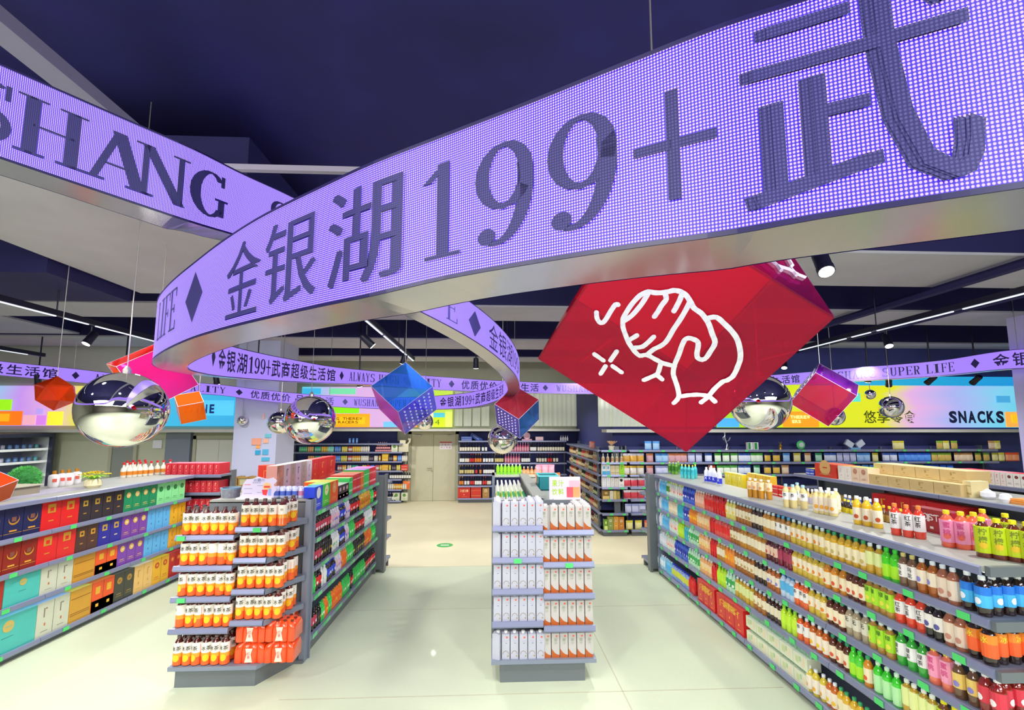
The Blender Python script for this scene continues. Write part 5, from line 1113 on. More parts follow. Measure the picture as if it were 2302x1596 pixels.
# ---- iced tea end display
def iced():
    h, r = .25, .0405; ml = mat('#5a1f10', .12, coat=.6)
    body = B().lathe([(r*.9, 0), (r, h*.04), (r, h*.7), (r*.93, h*.75), (r*.55, h*.86), (r*.4, h*.9), (r*.38, h*.94)], ml, 14).mesh('body', True)
    s = B().lathe([(r*1.02, h*.03), (r*1.03, h*.3)], mat('#f0662a', .4), 16).lathe([(r*1.03, h*.3), (r*1.03, h*.47)], mat('#f5a030', .4), 16).lathe([(r*1.035, h*.44), (r*1.035, h*.78)], mat('#f2ece4', .4), 16)
    disc = ([(math.cos(a*math.pi/6), math.sin(a*math.pi/6)) for a in range(12)], [tuple(range(12))]); s.wrap(slices(disc, .3), mat('#f6c81e', .4), r*1.06, h*.27, r*1.45)
    s.wrap(glyph('冰', .012, .2), mat('#4a4a38', .5), r*1.07, h*.6, r*.98, -math.pi/2-.5); s.wrap(glyph('茶', .012, .2), mat('#4a4a38', .5), r*1.07, h*.6, r*.98, -math.pi/2+.5)
    s.wrap(([(0, 0), (1, 0), (1, 1), (0, 1)], [(0, 1, 2, 3)]), mat('#dcd4c2', .5), r*1.05, h*.35, h*.55, math.pi*.5, r*.7); s.wrap(([(0, 0), (1, 0), (1, 1), (0, 1)], [(0, 1, 2, 3)]), mat('#f0502a', .5), r*1.05, h*.45, h*.5, math.pi*.1, r*.8)
    s.wrap(([(0, 0), (1, 0), (1, 1), (0, 1)], [(0, 1, 2, 3)]), mat('#b8b09a', .5), r*1.06, h*.62, h*.08, math.pi*.5, r*.6)
    return Proto('iced_tea_bottle', 'bottle', body, [('label_sleeve', s.mesh('label_sleeve'), 'white and orange sleeve with tea lettering and lemon'), ('cap', B().lathe([(r*.44, h*.92), (r*.44, h), (r*.38, h*1.01)], mat('#6a5a5a', .25, .3), 12).mesh('cap'), None)])
ICE = iced()
e1 = root('end_display', (0, 4.4, 0), label='grey chamfered end display filled with iced tea bottles', cat='shelf')
ZL = [1.32, 1.05, .78, .51]; ZR = [1.39, 1.115, .84, .57]
ob('base_plinth', B().prism([(-2.82, .03), (-2.12, .03), (-1.9, .46), (-2.82, .46)], 0, .15, STLD), e1)
ob('base_board', B().prism([(-2.87, 0), (-2.1, 0), (-1.86, .46), (-2.87, .46)], .15, .185, STL), e1)
ob('back_panel', B().box(-2.87, .45, .05, -1.88, .49, 1.55, STLD), e1)
ob('upright', B().box(-1.9, .42, 0, -1.845, .56, 1.57, STL), e1); ob('upright', B().box(-2.36, .42, .18, -2.33, .46, 1.5, STLD), e1); ob('foot', B().box(-2.05, .4, 0, -1.85, .5, .03, STLD), e1)
ob('top_deck', B().box(-2.87, .45, 1.54, -1.85, .526, 1.57, DECK), e1)
for j, z in enumerate(ZL):
    ob('shelf_board', B().prism([(-2.87, 0), (-2.36, 0), (-2.36, .45), (-2.87, .45)], z-.03, z, STL), e1)
    rl = ob('price_rail', B().xprism([(0, z-.045), (-.014, z-.045), (-.024, z-.03), (-.014, z+.004), (0, z+.006)], -2.88, -2.36, RAILM), e1)
    if j in (0, 2): t = bpy.data.objects.new('price_tag', TAGM); COL.objects.link(t); t.parent = rl; t.location = (-2.82+.02*j, -.025, z-.02)
for j, z in enumerate(ZR):
    ob('shelf_board', B().prism([(-2.34, 0), (-2.08, 0), (-1.88, .4), (-1.88, .45), (-2.34, .45)], z-.03, z, STL), e1)
    rl = ob('price_rail', B().xprism([(0, z-.045), (-.014, z-.045), (-.024, z-.03), (-.014, z+.004), (0, z+.006)], -2.35, -2.06 if False else -1.82-.24, RAILM), e1)
    ob('side_rail', B().prism([(-2.06, -.005), (-2.05, -.015), (-1.86, .39), (-1.88, .4)], z-.045, z+.004, STL), e1)
    if j == 0: t = bpy.data.objects.new('price_tag', TAGM); COL.objects.link(t); t.parent = rl; t.location = (-2.15, -.025, z-.02)
def ice(x, y, z, row, sh, i, rotj=.5):
    ICE.put((x, y, z), rj.choice([0, 0, 0, .35, -.4, .5, rj.uniform(-3, 3)]), 'iced tea bottle, %s in the %s row, %s' % (ORD[i], row, sh), 'iced tea bottles on the end display')
SN = ['top', 'second', 'third', 'fourth', 'bottom']
for j, z in enumerate(ZL+[.185]):
    for rw, yy in enumerate((4.455, 4.55, 4.645)):
        if j == 0 and rw > 1: continue
        nb = 6 if not (j == 0 and rw == 1) else 2
        for i in range(nb): ice(-2.82+.083*i+(.0 if j < 4 else 0)+rj.uniform(-.003, .003), yy, z, ('front', 'middle', 'rear')[rw], 'lower left-hand %s shelf' % SN[j] if False else '%s shelf of the lower-set column' % SN[j], i)
for j, z in enumerate(ZR):
    for i in range(5): ice(-2.295+.083*i-.02*(i == 9), 4.455, z, 'front', '%s shelf of the chamfered column' % SN[j], i) if i < 4 or True else None
    for i, (x, y) in enumerate([(-1.955-.0, 4.565), (-1.925, 4.66), (-1.935, 4.755)][:2 if j == 0 else 3]): ice(x-.03, y+.0, z, 'side', '%s shelf of the chamfered column' % SN[j], i)
    for i in range(4 if j else 0): ice(-2.29+.086*i, 4.56, z, 'second', '%s shelf of the chamfered column' % SN[j], i)
mp = pack('bottle_multipack', '#f4501a', 4, '#7a2410', '#6a2a1a', .178, .033, 3, lab='#f4e0cc')
for lv in range(2):
    for i in range(2): mp.put((-2.19+.262*i-.0, 4.47, .187+lv*.18), .03*(i-lv), '%s orange tea multipack on the %s layer of the end display' % (('chamfer side', 'inner')[1-i], ('lower', 'upper')[lv]), 'orange tea multipacks')
    mp.put((-1.995+.0, 4.80, .187+lv*.18), 1.05, 'rear orange tea multipack turned sideways, %s layer' % ('lower', 'upper')[lv], 'orange tea multipacks')
# leaflet sign, bucket and cans on the deck
sgb = root('counter_sign', tuple(np.array([aty(577, 1118, 4.93)[0], 4.93, 1.57])), 0, label='white cut-out counter sign with drink picture on the tea display', cat='sign')
out = [(-.19, 0), (.17, 0), (.17, .05), (.2, .09), (.165, .14), (.2, .18), (.16, .215), (.1, .2), (.0, .225), (-.06, .2), (-.11, .2), (-.14, .16), (-.16, .1), (-.15, .05)]
ob('panel', B().add([(x, 0, z) for x, z in out]+[(x, .004, z) for x, z in out], [tuple(range(14)), tuple(range(14, 28))[::-1]]+[(i, 14+i, 14+(i+1) % 14, (i+1) % 14) for i in range(14)], mat('#dcd6f0', .4)), sgb); ob('foot', B().box(-.19, -.04, 0, .17, .05, .012, mat('#f0ecfa', .4)), sgb)
pt = B(); G_ = mat('#8a94b8', .5)
for i, ch in enumerate('统一的'): pt.flat(glyph(ch), G_, -.04+.04*i, .175, .033, .03, 0, .002)
for i, ch in enumerate('选择美味'): pt.flat(glyph(ch), G_, -.05+.022*i, .155, .018, .016, 0, .002)
for x, z, w_, c_ in ((-.13, .14, .06, '#d86a6a'), (-.13, .1, .08, '#a8a8c0'), (-.13, .05, .08, '#a8a8c0'), (.0, .06, .05, '#a8a8c0'), (.0, .13, .06, '#a8a8c0')): pt.box(x, -.002, z, x+w_, -.0005, z+.006, mat(c_))
pt.add([(.1+.045*math.cos(a*.6283), -.001, .12+.045*math.sin(a*.6283)) for a in range(10)], [tuple(range(10))], mat('#f4c890')); pt.add([(.06, -.002, .04), (.1, -.002, .03), (.11, -.002, .09), (.05, -.002, .09)], [(0, 1, 2, 3)], mat('#e83a4a')); pt.box(.115, -.002, .03, .145, -.001, .1, mat('#9ab0e8')); pt.box(.07, -.003, .11, .13, -.002, .13, mat('#e04a3a'))
ob('print', pt, sgb)
bk = root('bucket', on(518, 1117, 1.57), label='grey felt bucket beside the white counter sign', cat='bucket'); ob('body', B().lathe([(.085, 0), (.095, .09), (.085, .092), (.08, .03)], mat('#8a8e98', .95, noise=.25, nscale=25, bump=.4), 20), bk); ob('rim', B().lathe([(.096, .083), (.098, .1), (.086, .1), (.084, .083)], mat('#7fa0b8', .7), 20), bk)
cn = can('drink_can', '#c8d0f0', '#5a78d8', .1, .03); cp = can('drink_can', '#d8d4f0', '#d88ab0', .1, .03)
for rw in range(3):
    for i in range(7): (cn if i < 4 else cp).put((find_x(4.98+.075*rw, 1.57, 622)+.063*i, 4.98+.075*rw, 1.57), 0, '%s can, %s in the %s row beside the counter sign' % ('blue' if i < 4 else 'pink and blue', ORD[i], ('front', 'middle', 'rear')[rw]), 'drink cans on the tea display')
# ---- soda gondola, seen along the middle aisle
MX = -1.85; ML = [1.43, 1.15, .86, .57, .19]
shelving('gondola_shelf', 'soda gondola with long green price strips along the middle aisle', (MX, 4.93, 0), math.pi/2, 2.64, ML, .45, 1.57, tags=False, seed=8, lights=True)
g = [o for o in bpy.data.objects if o.get('label', '').startswith('soda gondola')][0]
for j, z in enumerate(ML):
    x = .05
    k = 0
    while x < 2.55:
        w_ = .09+.03*((k*7+j) % 3); ob('price_strip', B().box(x, -.024, z-.042, x+w_, -.0205, z-.002, mat(('#58c878', '#7ad494', '#8a94a8')[(k+j) % 3], .5)), g); x += w_+.012; k += 1
ob('end_panel', B().box(-.02, -.02, 0, .0, .5, 1.57, STL), g); ob('far_post', B().box(2.62, .0, 0, 2.68, .5, 1.58, STLD), g)
ob('top_deck', B().box(0, .45, 1.54, 2.64, 1.0, 1.57, DECK).box(0, .02, 1.54, .3, .449, 1.57, DECK), g)
for kx in ('cola', 'colb', 'fan', 'spr', 'red', 'pwh', 'ltb'):
    pass
def vs_(key, desc, kind, *a, **k): V[key] = (bottle(kind, *a, **k), desc)
vs_('co', 'black cola bottle with red and blue sleeve', 'soda_bottle', '#1c1210', '#c83a5a', '#1e1e24', h=.21, art='#e8ecf4')
vs_('cr', 'black cola bottle with red sleeve', 'soda_bottle', '#1c1210', '#e02028', '#1e1e24', h=.21, art='#f4e4e0')
vs_('cz', 'black cola bottle with black sleeve', 'soda_bottle', '#1a1210', '#26262e', '#1a1a20', h=.21, art='#d8c04a')
vs_('fn', 'orange soda bottle', 'soda_bottle', '#f0781e', '#f4661a', '#f08a2a', h=.2, art='#f6d02a')
vs_('sp', 'green soda bottle', 'soda_bottle', '#2ac24a', '#38d85a', '#2ab048', h=.21, art='#e8f8e8')
vs_('ye', 'yellow soda bottle', 'soda_bottle', '#e8a81e', '#d88a1e', '#e8c02a', h=.2, art='#a8281e')
vs_('pw', 'pale pink sparkling water', 'soda_bottle', '#dcd4e0', '#e8c0cc', '#e8e8f0', h=.2, art='#6a7ad8')
vs_('bu', 'royal blue cola bottle', 'soda_bottle', '#26201e', '#2a4ad8', '#2a3ab8', h=.2, art='#f0f0f8')
vs_('wh', 'white sparkling water bottle', 'soda_bottle', '#e4ece8', '#f0f4f0', '#e6ecf2', h=.2, art='#7ac88a')
GS = 'soda gondola'
def mrun(z, sn, u0, spec): run(MX, z, sn, GS, u0, spec, rot=math.pi/2, sgn=-1)
mrun(1.15, 'second', 702, [(738, 'co'), (757, 'pw'), (772, 'bu'), (782, 'pw'), (803, 'cr'), (828, 'ye'), (835, 'sp'), (845, 'cr')])
mrun(.86, 'third', 699, [(716, 'co'), (739, 'cz'), (757, 'wh'), (771, 'bu'), (780, 'pw'), (792, 'sp'), (815, 'cr'), (834, 'wh'), (842, 'cr')])
mrun(.57, 'fourth', 696, [(704, 'sp'), (716, 'cr'), (728, 'wh'), (748, 'bu'), (762, 'pw'), (775, 'fn'), (790, 'sp'), (815, 'cz'), (830, 'fn'), (840, 'sp')])
mrun(.19, 'bottom', 693, [(706, 'co'), (714, 'cz'), (722, 'sp'), (732, 'fn'), (740, 'sp'), (764, 'fn'), (782, 'sp'), (790, 'cr'), (815, 'sp'), (838, 'cr')])
boxrun([(706, 725, .25, .11, '#1e40d8', '#48a8f0', '#e8ecf8', '#e8ecf8', 'disc', 1, 'royal blue can multipack', 1, 'can_pack'), (725, 742, .25, .16, '#44cc34', '#b8e87a', '#e8f4c0', '#f0c030', 'disc', 1, 'bright green can multipack', 1, 'can_pack'), (742, 760, .25, .3, '#f4621c', '#e8f05a', '#f6b060', '#f6d0a0', 'disc', 1, 'bright orange can multipack', 1, 'can_pack'),
        (761, 784, .17, .25, '#3a2a34', '#c8e8c8', '#e8c8c8', '#e03a3a', 'split', 3, 'black printed can multipack', 1, 'can_pack'), (785, 793, .22, .3, '#38d060', '#d8f0a0', '#e8f8e8', '#e8f8e8', 'lines', 1, 'green can carton', 1, 'can_pack'), (793, 811, .24, .3, '#e02828', '#f0a080', '#f4e4e0', '#f4e4e0', 'lines', 1, 'red can carton', 2, 'can_pack'),
        (811, 818, .24, .3, '#f47a1e', '#f0b060', '#f6d8a0', '#f6d8a0', 'lines', 1, 'orange can carton', 1, 'can_pack'), (818, 830, .26, .3, '#38d058', '#c8a8f0', '#e8f8e8', '#e8f8e8', 'lines', 1, 'tall green can carton', 1, 'can_pack'), (830, 845, .26, .3, '#e02030', '#e890d8', '#f4d8d8', '#f4d8d8', 'lines', 1, 'tall red can carton', 1, 'can_pack')], MX, 1.43, math.pi/2, 'on the soda gondola top shelf', -1)
# lower red and green cases on the fourth shelf far end, in photo as wrapped packs: tall boxes on the spine
for i, (u0, u1, f, s_, art, de) in enumerate([(585, 620, '#d8341e', '#e85030', '#e8803a', 'orange red tall gift box'), (620, 636, '#d8988a', '#f0d8d0', '#c86a5a', 'dusty rose tall gift box'), (636, 652, '#f0ecf0', '#f8f6fa', '#4a4a58', 'first white tall gift box'), (652, 663, '#cfc8b4', '#e0dccf', '#a8a090', 'beige tall gift box'), (663, 676, '#eeeaf2', '#f8f6fa', '#4a4a58', 'second white tall gift box'), (676, 688, '#cfcab6', '#e0dccf', '#a8a090', 'second beige tall gift box'),
        (688, 700, '#f0ecf6', '#f8f6fa', '#9a9ab0', 'third white tall gift box'), (700, 714, '#dc2226', '#f03a3a', '#e8a03a', 'narrow bright red tall box'), (714, 735, '#d81c22', '#f03a3a', '#e8a03a', 'wide bright red tall box with white mark'), (735, 753, '#cf181e', '#f03038', '#e8a03a', 'last bright red tall box')]):
    x = -2.42; ya, yb = find_y(x, 1.57, u0), find_y(x, 1.57, u1)
    if i == 0:
        giftbox('tall_gift_box', .16, .30, .12, f, s_, art, art, 'corner', 1).put((-2.60, 5.4, 1.572), 0, 'orange red tall gift box behind the counter sign', 'tall gift boxes on the spine'); continue
    pr = giftbox('tall_gift_box', abs(yb-ya)-.008, .30, .12, f, s_, art, art, 'corner', 1); pr.put((x, (ya+yb)/2, 1.572), math.pi/2, '%s standing on the soda gondola spine' % de, 'tall gift boxes on the spine')
shelving('end_unit', 'far end unit of the soda gondola with small snacks', (-1.72, 8.05, 0), math.pi, .95, [1.4, 1.1, .8, .5, .15], .42, 1.55, tags=False, lights=False)
# ---- centre gondola with carton end display
e2 = root('end_display', (0, 4.36, 0), label='grey end display of white drink cartons in the middle', cat='shelf')
ob('base_plinth', B().box(.08, .03, 0, .86, .5, .17, STLD), e2); ob('base_board', B().box(.0, -.01, .17, .96, .5, .205, STL), e2); ob('back_panel', B().box(.0, .46, .05, .95, .5, 1.55, STLD), e2); ob('upright', B().box(.0, .44, 0, .03, .56, 1.57, STLD), e2); ob('upright', B().box(.465, .44, .2, .49, .48, 1.5, STLD), e2)
CL = [1.385, 1.10, .82, .535]; CR = [1.345, 1.055, .775, .49]
for (zs, a, c) in ((CL, .01, .47), (CR, .485, .95)):
    for j, z in enumerate(zs):
        ob('shelf_board', B().box(a, 0, z-.03, c, .45, z, STL), e2); rl = ob('price_rail', B().xprism([(0, z-.05), (-.014, z-.05), (-.024, z-.035), (-.014, z+.004), (0, z+.006)], a-.005, c+.005, RAILM), e2)
        if j == 1: t = bpy.data.objects.new('price_tag', TAGM); COL.objects.link(t); t.parent = rl; t.location = ((a+c)/2, -.025, z-.022)
CA = carton('drink_carton', '#b6b7c6', '#857448', None); CB = carton('drink_carton', '#bdb8b6', '#b85a22', None, wave=True, txt='椰汁')
for j, z in enumerate(CL+[.205]):
    for i in range(6):
        CA.put((.055+.079*i, 4.41+rj.uniform(-.004, .004), z), rj.uniform(-.06, .06) if not (i == 0 and j in (0, 1, 4)) else 1.2, 'white carton with ring print, %s from the aisle, %s shelf' % (ORD[i], SN[j]), 'ring print cartons on the middle display')
    if j == 0:
        for i in (0, 4, 5):
            for k in range(1, 4): CA.put((.055+.079*i, 4.41+.078*k, z), 0, 'white ring print carton on top shelf, %s column, %s behind the front' % (ORD[i], ORD[k-1]), 'ring print cartons on the middle display')
for j, z in enumerate(CR+[.205]):
    for i in range(6):
        if j == 0 and i == 5: CB.put((.895, 4.40, z), .15, 'white and orange carton at the outer end, top shelf', 'orange foot cartons on the middle display'); continue
        CB.put((.51+.079*i, 4.42 if not (j == 0 and i == 0) else 4.40, z), rj.uniform(-.05, .05) if not (j == 0 and i == 0) else -.6, 'white carton with orange foot, %s from the ring cartons, %s shelf' % (ORD[i], SN[j]), 'orange foot cartons on the middle display')
    if j == 0:
        for k in range(1, 4):
            for i in (4, 5): CB.put((.51+.079*i, 4.42+.079*k, z), 0, 'orange foot carton on top shelf, %s column, %s behind the front' % (ORD[i], ORD[k-1]), 'orange foot cartons on the middle display')
cg = root('gondola_shelf', (0, 0, 0), label='centre gondola behind the carton display, partly stocked from above', cat='shelf')
ob('spine_deck', B().box(.43, 4.92, 1.555, .56, 7.6, 1.585, DECK), cg); ob('top_deck', B().box(.56, 4.9, 1.5, .98, 7.6, 1.53, DECK), cg); ob('spine', B().box(.47, 4.92, 0, .52, 7.6, 1.555, STLD), cg)
for z in (1.30, 1.0, .7, .4): ob('shelf_board', B().box(.03, 4.92, z-.03, .46, 7.6, z, STL), cg)
ob('side_post', B().box(.0, 7.1, 0, .04, 7.6, 1.57, STL), cg); ob('base_plinth', B().box(.06, 4.95, 0, .93, 7.55, .12, STLD), cg); ob('far_deck', B().box(.0, 7.15, 1.54, .98, 7.62, 1.57, mat('#c8ccb8', .4)), cg)
ob('side_panel', B().box(.94, 4.92, .12, .96, 7.6, 1.5, STLD), cg)
def grid(pr, desc, x0, nx, y0, ny, z, where, dx=.068, dy=.075):
    for j in range(ny):
        for i in range(nx): pr.put((x0+dx*i, y0+dy*j, z), rj.uniform(-.3, .3), '%s, %s across in %s row %s' % (desc, ORD[i], ORD[j], where), desc+'s '+where)
grid(sbottle('juice_bottle', '#e4e0ee', '#d8d0e8', '#cfc4e0', .2, .03), 'white bottle with lilac cap', .08, 6, 4.98, 6, 1.30, 'behind the cartons', .062, .085)
grid(sbottle('juice_bottle', '#eef2ea', '#e0ece0', '#3aa86a', .2, .03), 'white bottle with green cap', .08, 6, 5.52, 5, 1.30, 'further behind', .062, .085)
grid(sbottle('juice_bottle', '#c8dc6a', '#9ac83a', '#f0f2e8', .2, .03), 'green yellow bottle with white cap', .08, 6, 5.98, 5, 1.30, 'further back again', .062, .085)
grid(sbottle('juice_bottle', '#e8ece0', '#e4e0d0', '#f2f0f0', .22, .032), 'pale bottle with white cap', .08, 6, 6.44, 7, 1.30, 'deep in the gondola', .062, .085)
gj = bottle('juice_bottle', '#8ae02a', '#a0e82a', '#f4f0f0', h=.16, r=.026); [gj.put((.09+.058*i, 7.3, 1.57), 0, 'lime juice bottle with white cap, %s on the far deck of centre gondola' % ORD[i], 'lime juice bottles') for i in range(7)]
aj = sbottle('juice_bottle', '#d8884a', '#e8b07a', '#f4ece4', .12, .028); [aj.put((find_x(7.3, 1.57, 1178)+.062*i, 7.3, 1.57), 0, 'short orange juice bottle, %s on the far deck of centre gondola' % ORD[i], 'short orange juice bottles') for i in range(5)]
ps = pouch('plush_snack_bag', '#f09ab0', '#f0a8b8', .15, .11); [ps.put((.74+.1*i, 7.3, 1.57), .5-.5*i, '%s pink and red snack bag on the far deck' % ORD[i], 'pink snack bags') for i in range(3)]
ob_ = pouch('orange_snack_bag', '#f07a3a', '#f0b090', .14, .14); [ob_.put((.66+.13*i, 6.3+.1*i, 1.53), .4*i, '%s orange bag in front of the pink snack bags' % ORD[i], 'orange snack bags') for i in range(3)]
tcr = root('plastic_crate', (.70, 5.72, 1.53), label='teal plastic crate on the centre gondola deck', cat='crate'); TM = tinted('#4ab0b8', .75)
for q in ((-.12, 0, 0, .12, .01, .17), (-.12, .3, 0, .12, .31, .17), (-.12, 0, 0, -.11, .31, .17), (.11, 0, 0, .12, .31, .17), (-.12, 0, 0, .12, .31, .01)): ob('side_panel', B().box(*q, TM), tcr)
ob('rim', B().box(-.13, -.01, .165, .13, .005, .185, mat('#6ad0d4', .3)).box(-.13, .305, .165, .13, .32, .185, mat('#6ad0d4', .3)).box(-.13, 0, .165, -.115, .31, .185, mat('#6ad0d4', .3)).box(.115, 0, .165, .13, .31, .185, mat('#6ad0d4', .3)), tcr)
ob('tag', B().box(.03, -.013, .1, .09, -.005, .13, mat('#f2b8a0', .5)), tcr, label='peach coloured tag')
js = root('counter_sign', (.79, 5.0, 1.531), label='white counter sign with green lettering about juice drinks', cat='sign')
ob('panel', B().box(-.17, 0, 0, .17, .006, .24, mat('#e2dcf4', .4)), js); ob('foot', B().box(-.13, -.06, 0, .17, .05, .014, mat('#f0ecfa', .4)), js)
pt = B(); GG = mat('#b4dc28', .5)
for i, ch in enumerate('果汁'): pt.flat(glyph(ch, .02), GG, -.14+.068*i, .135, .06, .07, 0, .002)
for i, ch in enumerate('饮料'): pt.flat(glyph(ch, .02), GG, -.14+.068*i, .045, .06, .07, 0, .002)
pt.box(.02, -.002, .02, .09, -.001, .13, mat('#e85a6a')); pt.box(.09, -.002, .02, .165, -.001, .17, mat('#f4a46a')); pt.box(.05, -.003, .13, .16, -.002, .2, mat('#e8b8c8'))
ob('print', pt, js)
# ---- far end unit of the long drinks gondola
shelving('end_unit', 'end unit at the far end of the long drinks gondola', (3.6, 7.9, 0), math.pi, 1.05, [1.5, 1.2, .9, .6, .14], .42, 1.56, tags=False, lights=False, group=None)
# ---- back wall: cans shelves and wine shelves
YW = 14.35
shelving('wall_shelf', 'dark wall shelf of canned drinks beside the cream door', (-6.2, YW, 0), 0, 3.42, [1.82, 1.56, 1.275, .99, .73, .42, .08], .42, 1.9, tags=False, panel=NAVY, ends=True, lights=True, group='wall shelves')
shelving('wall_shelf', 'dark wall shelf of wine bottles beyond the centre gondola', (-1.06, YW, 0), 0, 3.4, [1.9, 1.555, 1.21, .86, .52, .14], .42, 2.0, tags=False, panel=NAVY, lights=True, group='wall shelves')
canc = [('#5ab88a', '#8ae0b0', 'green'), ('#e8a86a', '#f0c890', 'peach'), ('#48b89a', '#9ae0c8', 'mint'), ('#e8b84a', '#f0d870', 'amber'), ('#8adcd0', '#b0f0e0', 'aqua'), ('#5a8ae0', '#88b4f0', 'blue'), ('#e0cf4a', '#e8e08a', 'yellow'), ('#c85a5a', '#e8e0e0', 'red and white'), ('#e8a030', '#f4e0a0', 'orange'), ('#d8d4c8', '#eeeade', 'cream'), ('#302a3a', '#8a7a8a', 'black'), ('#e03a3a', '#f06a5a', 'red')]
CP = [can('drink_can', a, b_, .165, .032, 8) for a, b_, _ in canc]
def cans(z, sn, spec):
    for u0, u1, k in spec:
        a, c = find_x(YW+.05, z, u0), find_x(YW+.05, z, u1); n = max(1, round((c-a)/.067))
        for i in range(n):
            CP[k].put((a+(c-a)*(i+.5)/n, YW+.05, z), 0, '%s can, %s of its colour along the %s shelf by the door' % (canc[k][2], nth(('can', k, sn)), sn), canc[k][2]+' drink cans')
cans(1.56, 'second', [(752, 766, 5), (768, 781, 6), (783, 791, 7), (792, 811, 3), (811, 831, 9)])
cans(1.5599, 'green', [(672, 690, 0), (691, 705, 1), (707, 721, 2), (722, 737, 3), (737, 750, 4)])
cans(1.275, 'third', [(692, 706, 1), (707, 721, 2), (722, 750, 6), (752, 765, 5), (766, 780, 6), (782, 790, 7), (791, 810, 8), (811, 829, 9), (830, 839, 10), (841, 849, 9), (850, 857, 8), (874, 882, 10), (884, 892, 8), (894, 902, 5), (903, 916, 9)])
cans(.99, 'fourth', [(758, 768, 7), (769, 778, 8), (780, 790, 9), (791, 804, 2), (805, 813, 10), (814, 823, 6), (824, 832, 11), (833, 841, 5), (843, 852, 7), (853, 872, 3), (873, 880, 6), (881, 890, 10), (891, 900, 6)])
pr = giftbox('can_crate', .75, .21, .2, '#e8b82a', '#f0cc50', '#f4e6a0', '#f4e6a0', 'lines', 1)
for u, z, f, de in ((865, 1.275, '#e8b82a', 'large yellow can crate'), (865, .99, '#e8b02a', 'small yellow can crate'), (908, .99, '#e04038', 'red can crate')):
    pr = giftbox('can_crate', .19, .22 if z > 1 else .17, .2, f, f, '#f4e6c0', '#f4e6c0', 'lines'); pr.put((find_x(YW, z, u), YW+.02, z), 0, de+' on the shelf by the cream door', 'can crates')
rb_ = sbottle('beer_bottle', '#4a2030', '#e8a0a8', '#e8c0c0', .13, .03)
for lv in range(3):
    for i in range(9-lv*2): rb_.put((find_x(YW+.05, 1.56, 845+lv*2.5)+.062*i, YW+.06, 1.56+.085*lv), 0, 'pink labelled beer bottle, %s in %s layer of the small pyramid' % (ORD[i], ORD[lv]), 'pyramid of beer bottles')
bx = giftbox('square_tin', .19, .23, .15, '#e0e4c8', '#e8ecd8', '#6a9a4a', '#6a9a4a', 'disc')
for i, (u, z) in enumerate(((886, 1.56), (890, .08), (908, .08))): bx.put((find_x(YW, z, u), YW+.03, z+(.0)), 0, 'cream tin with green emblem, %s' % ('beside the bottle pyramid', 'inner one on the bottom shelf', 'outer one on the bottom shelf')[i], 'cream tins')
jr = root('ceramic_jug', (find_x(YW, 1.56, 906), YW+.1, 1.56), label='large cream jug-shaped drink box on the shelf by the door', cat='jug'); ob('body', B().box(-.15, -.05, 0, .15, .12, .25, mat('#dcd6b8', .5)).prism([(-.12, -.04), (.06, -.04), (.04, .1), (-.1, .1)], .25, .36, mat('#e0dabc', .5)), jr); ob('handle', B().tube([(.1, .02, .22), (.17, .02, .3), (.19, .02, .4), (.13, .02, .38)], .03, mat('#e0dabc', .5), 8), jr)
wb5 = sbottle('beer_bottle', '#20201c', '#e8e8e0', '#d8c8a0', .24, .033)
for i in range(9): wb5.put((find_x(YW+.05, .73, 878)+.073*i, YW+.05, .73), 0, 'white labelled dark bottle, %s on the fifth shelf by the door' % ORD[i], 'white labelled dark bottles')
for i in range(10): sb = CP[8 if 3 < i < 8 else 9].put((find_x(YW+.05, .42, 868)+.066*i, YW+.05, .42), 0, '%s can, %s on the sixth shelf by the door' % ('orange' if 3 < i < 8 else 'cream', ORD[i]), 'cans on the sixth shelf')
for i in range(5): wb5.put((find_x(YW+.05, .08, 866)+.073*i, YW+.05, .08), 0, 'white labelled dark bottle, %s on the bottom shelf by the door' % ORD[i], 'white labelled dark bottles')
for i in range(3): CP[5].put((find_x(YW+.05, 1.82, 786)+.11*i, YW+.05, 1.82), 0, 'blue can, %s of three alone on the top shelf' % ORD[i], 'blue cans on top')
ob_b = pouch('orange_bag', '#f08030', '#f0702a', .25, .22); ob_b.put((find_x(YW, .42, 912), YW+.08, .42), 0, 'orange paper bag on the sixth shelf by the door', 'bags by the door')
wines = [('#151318', '#e8e2d0', '#4a2028', 'cream labelled'), ('#1a1518', '#d83a3a', '#c03040', 'red labelled'), ('#16141a', '#f0f0f0', '#303040', 'white labelled'), ('#2a1418', '#e08a3a', '#e0a030', 'orange labelled'), ('#c8607a', '#e0a0b0', '#e0b0c0', 'rose'), ('#14161c', '#d8c88a', '#c8a850', 'gold labelled')]
WP_ = [sbottle('wine_bottle', a, b_, c, .29, .037) for a, b_, c, _ in wines]; rw = random.Random(11)
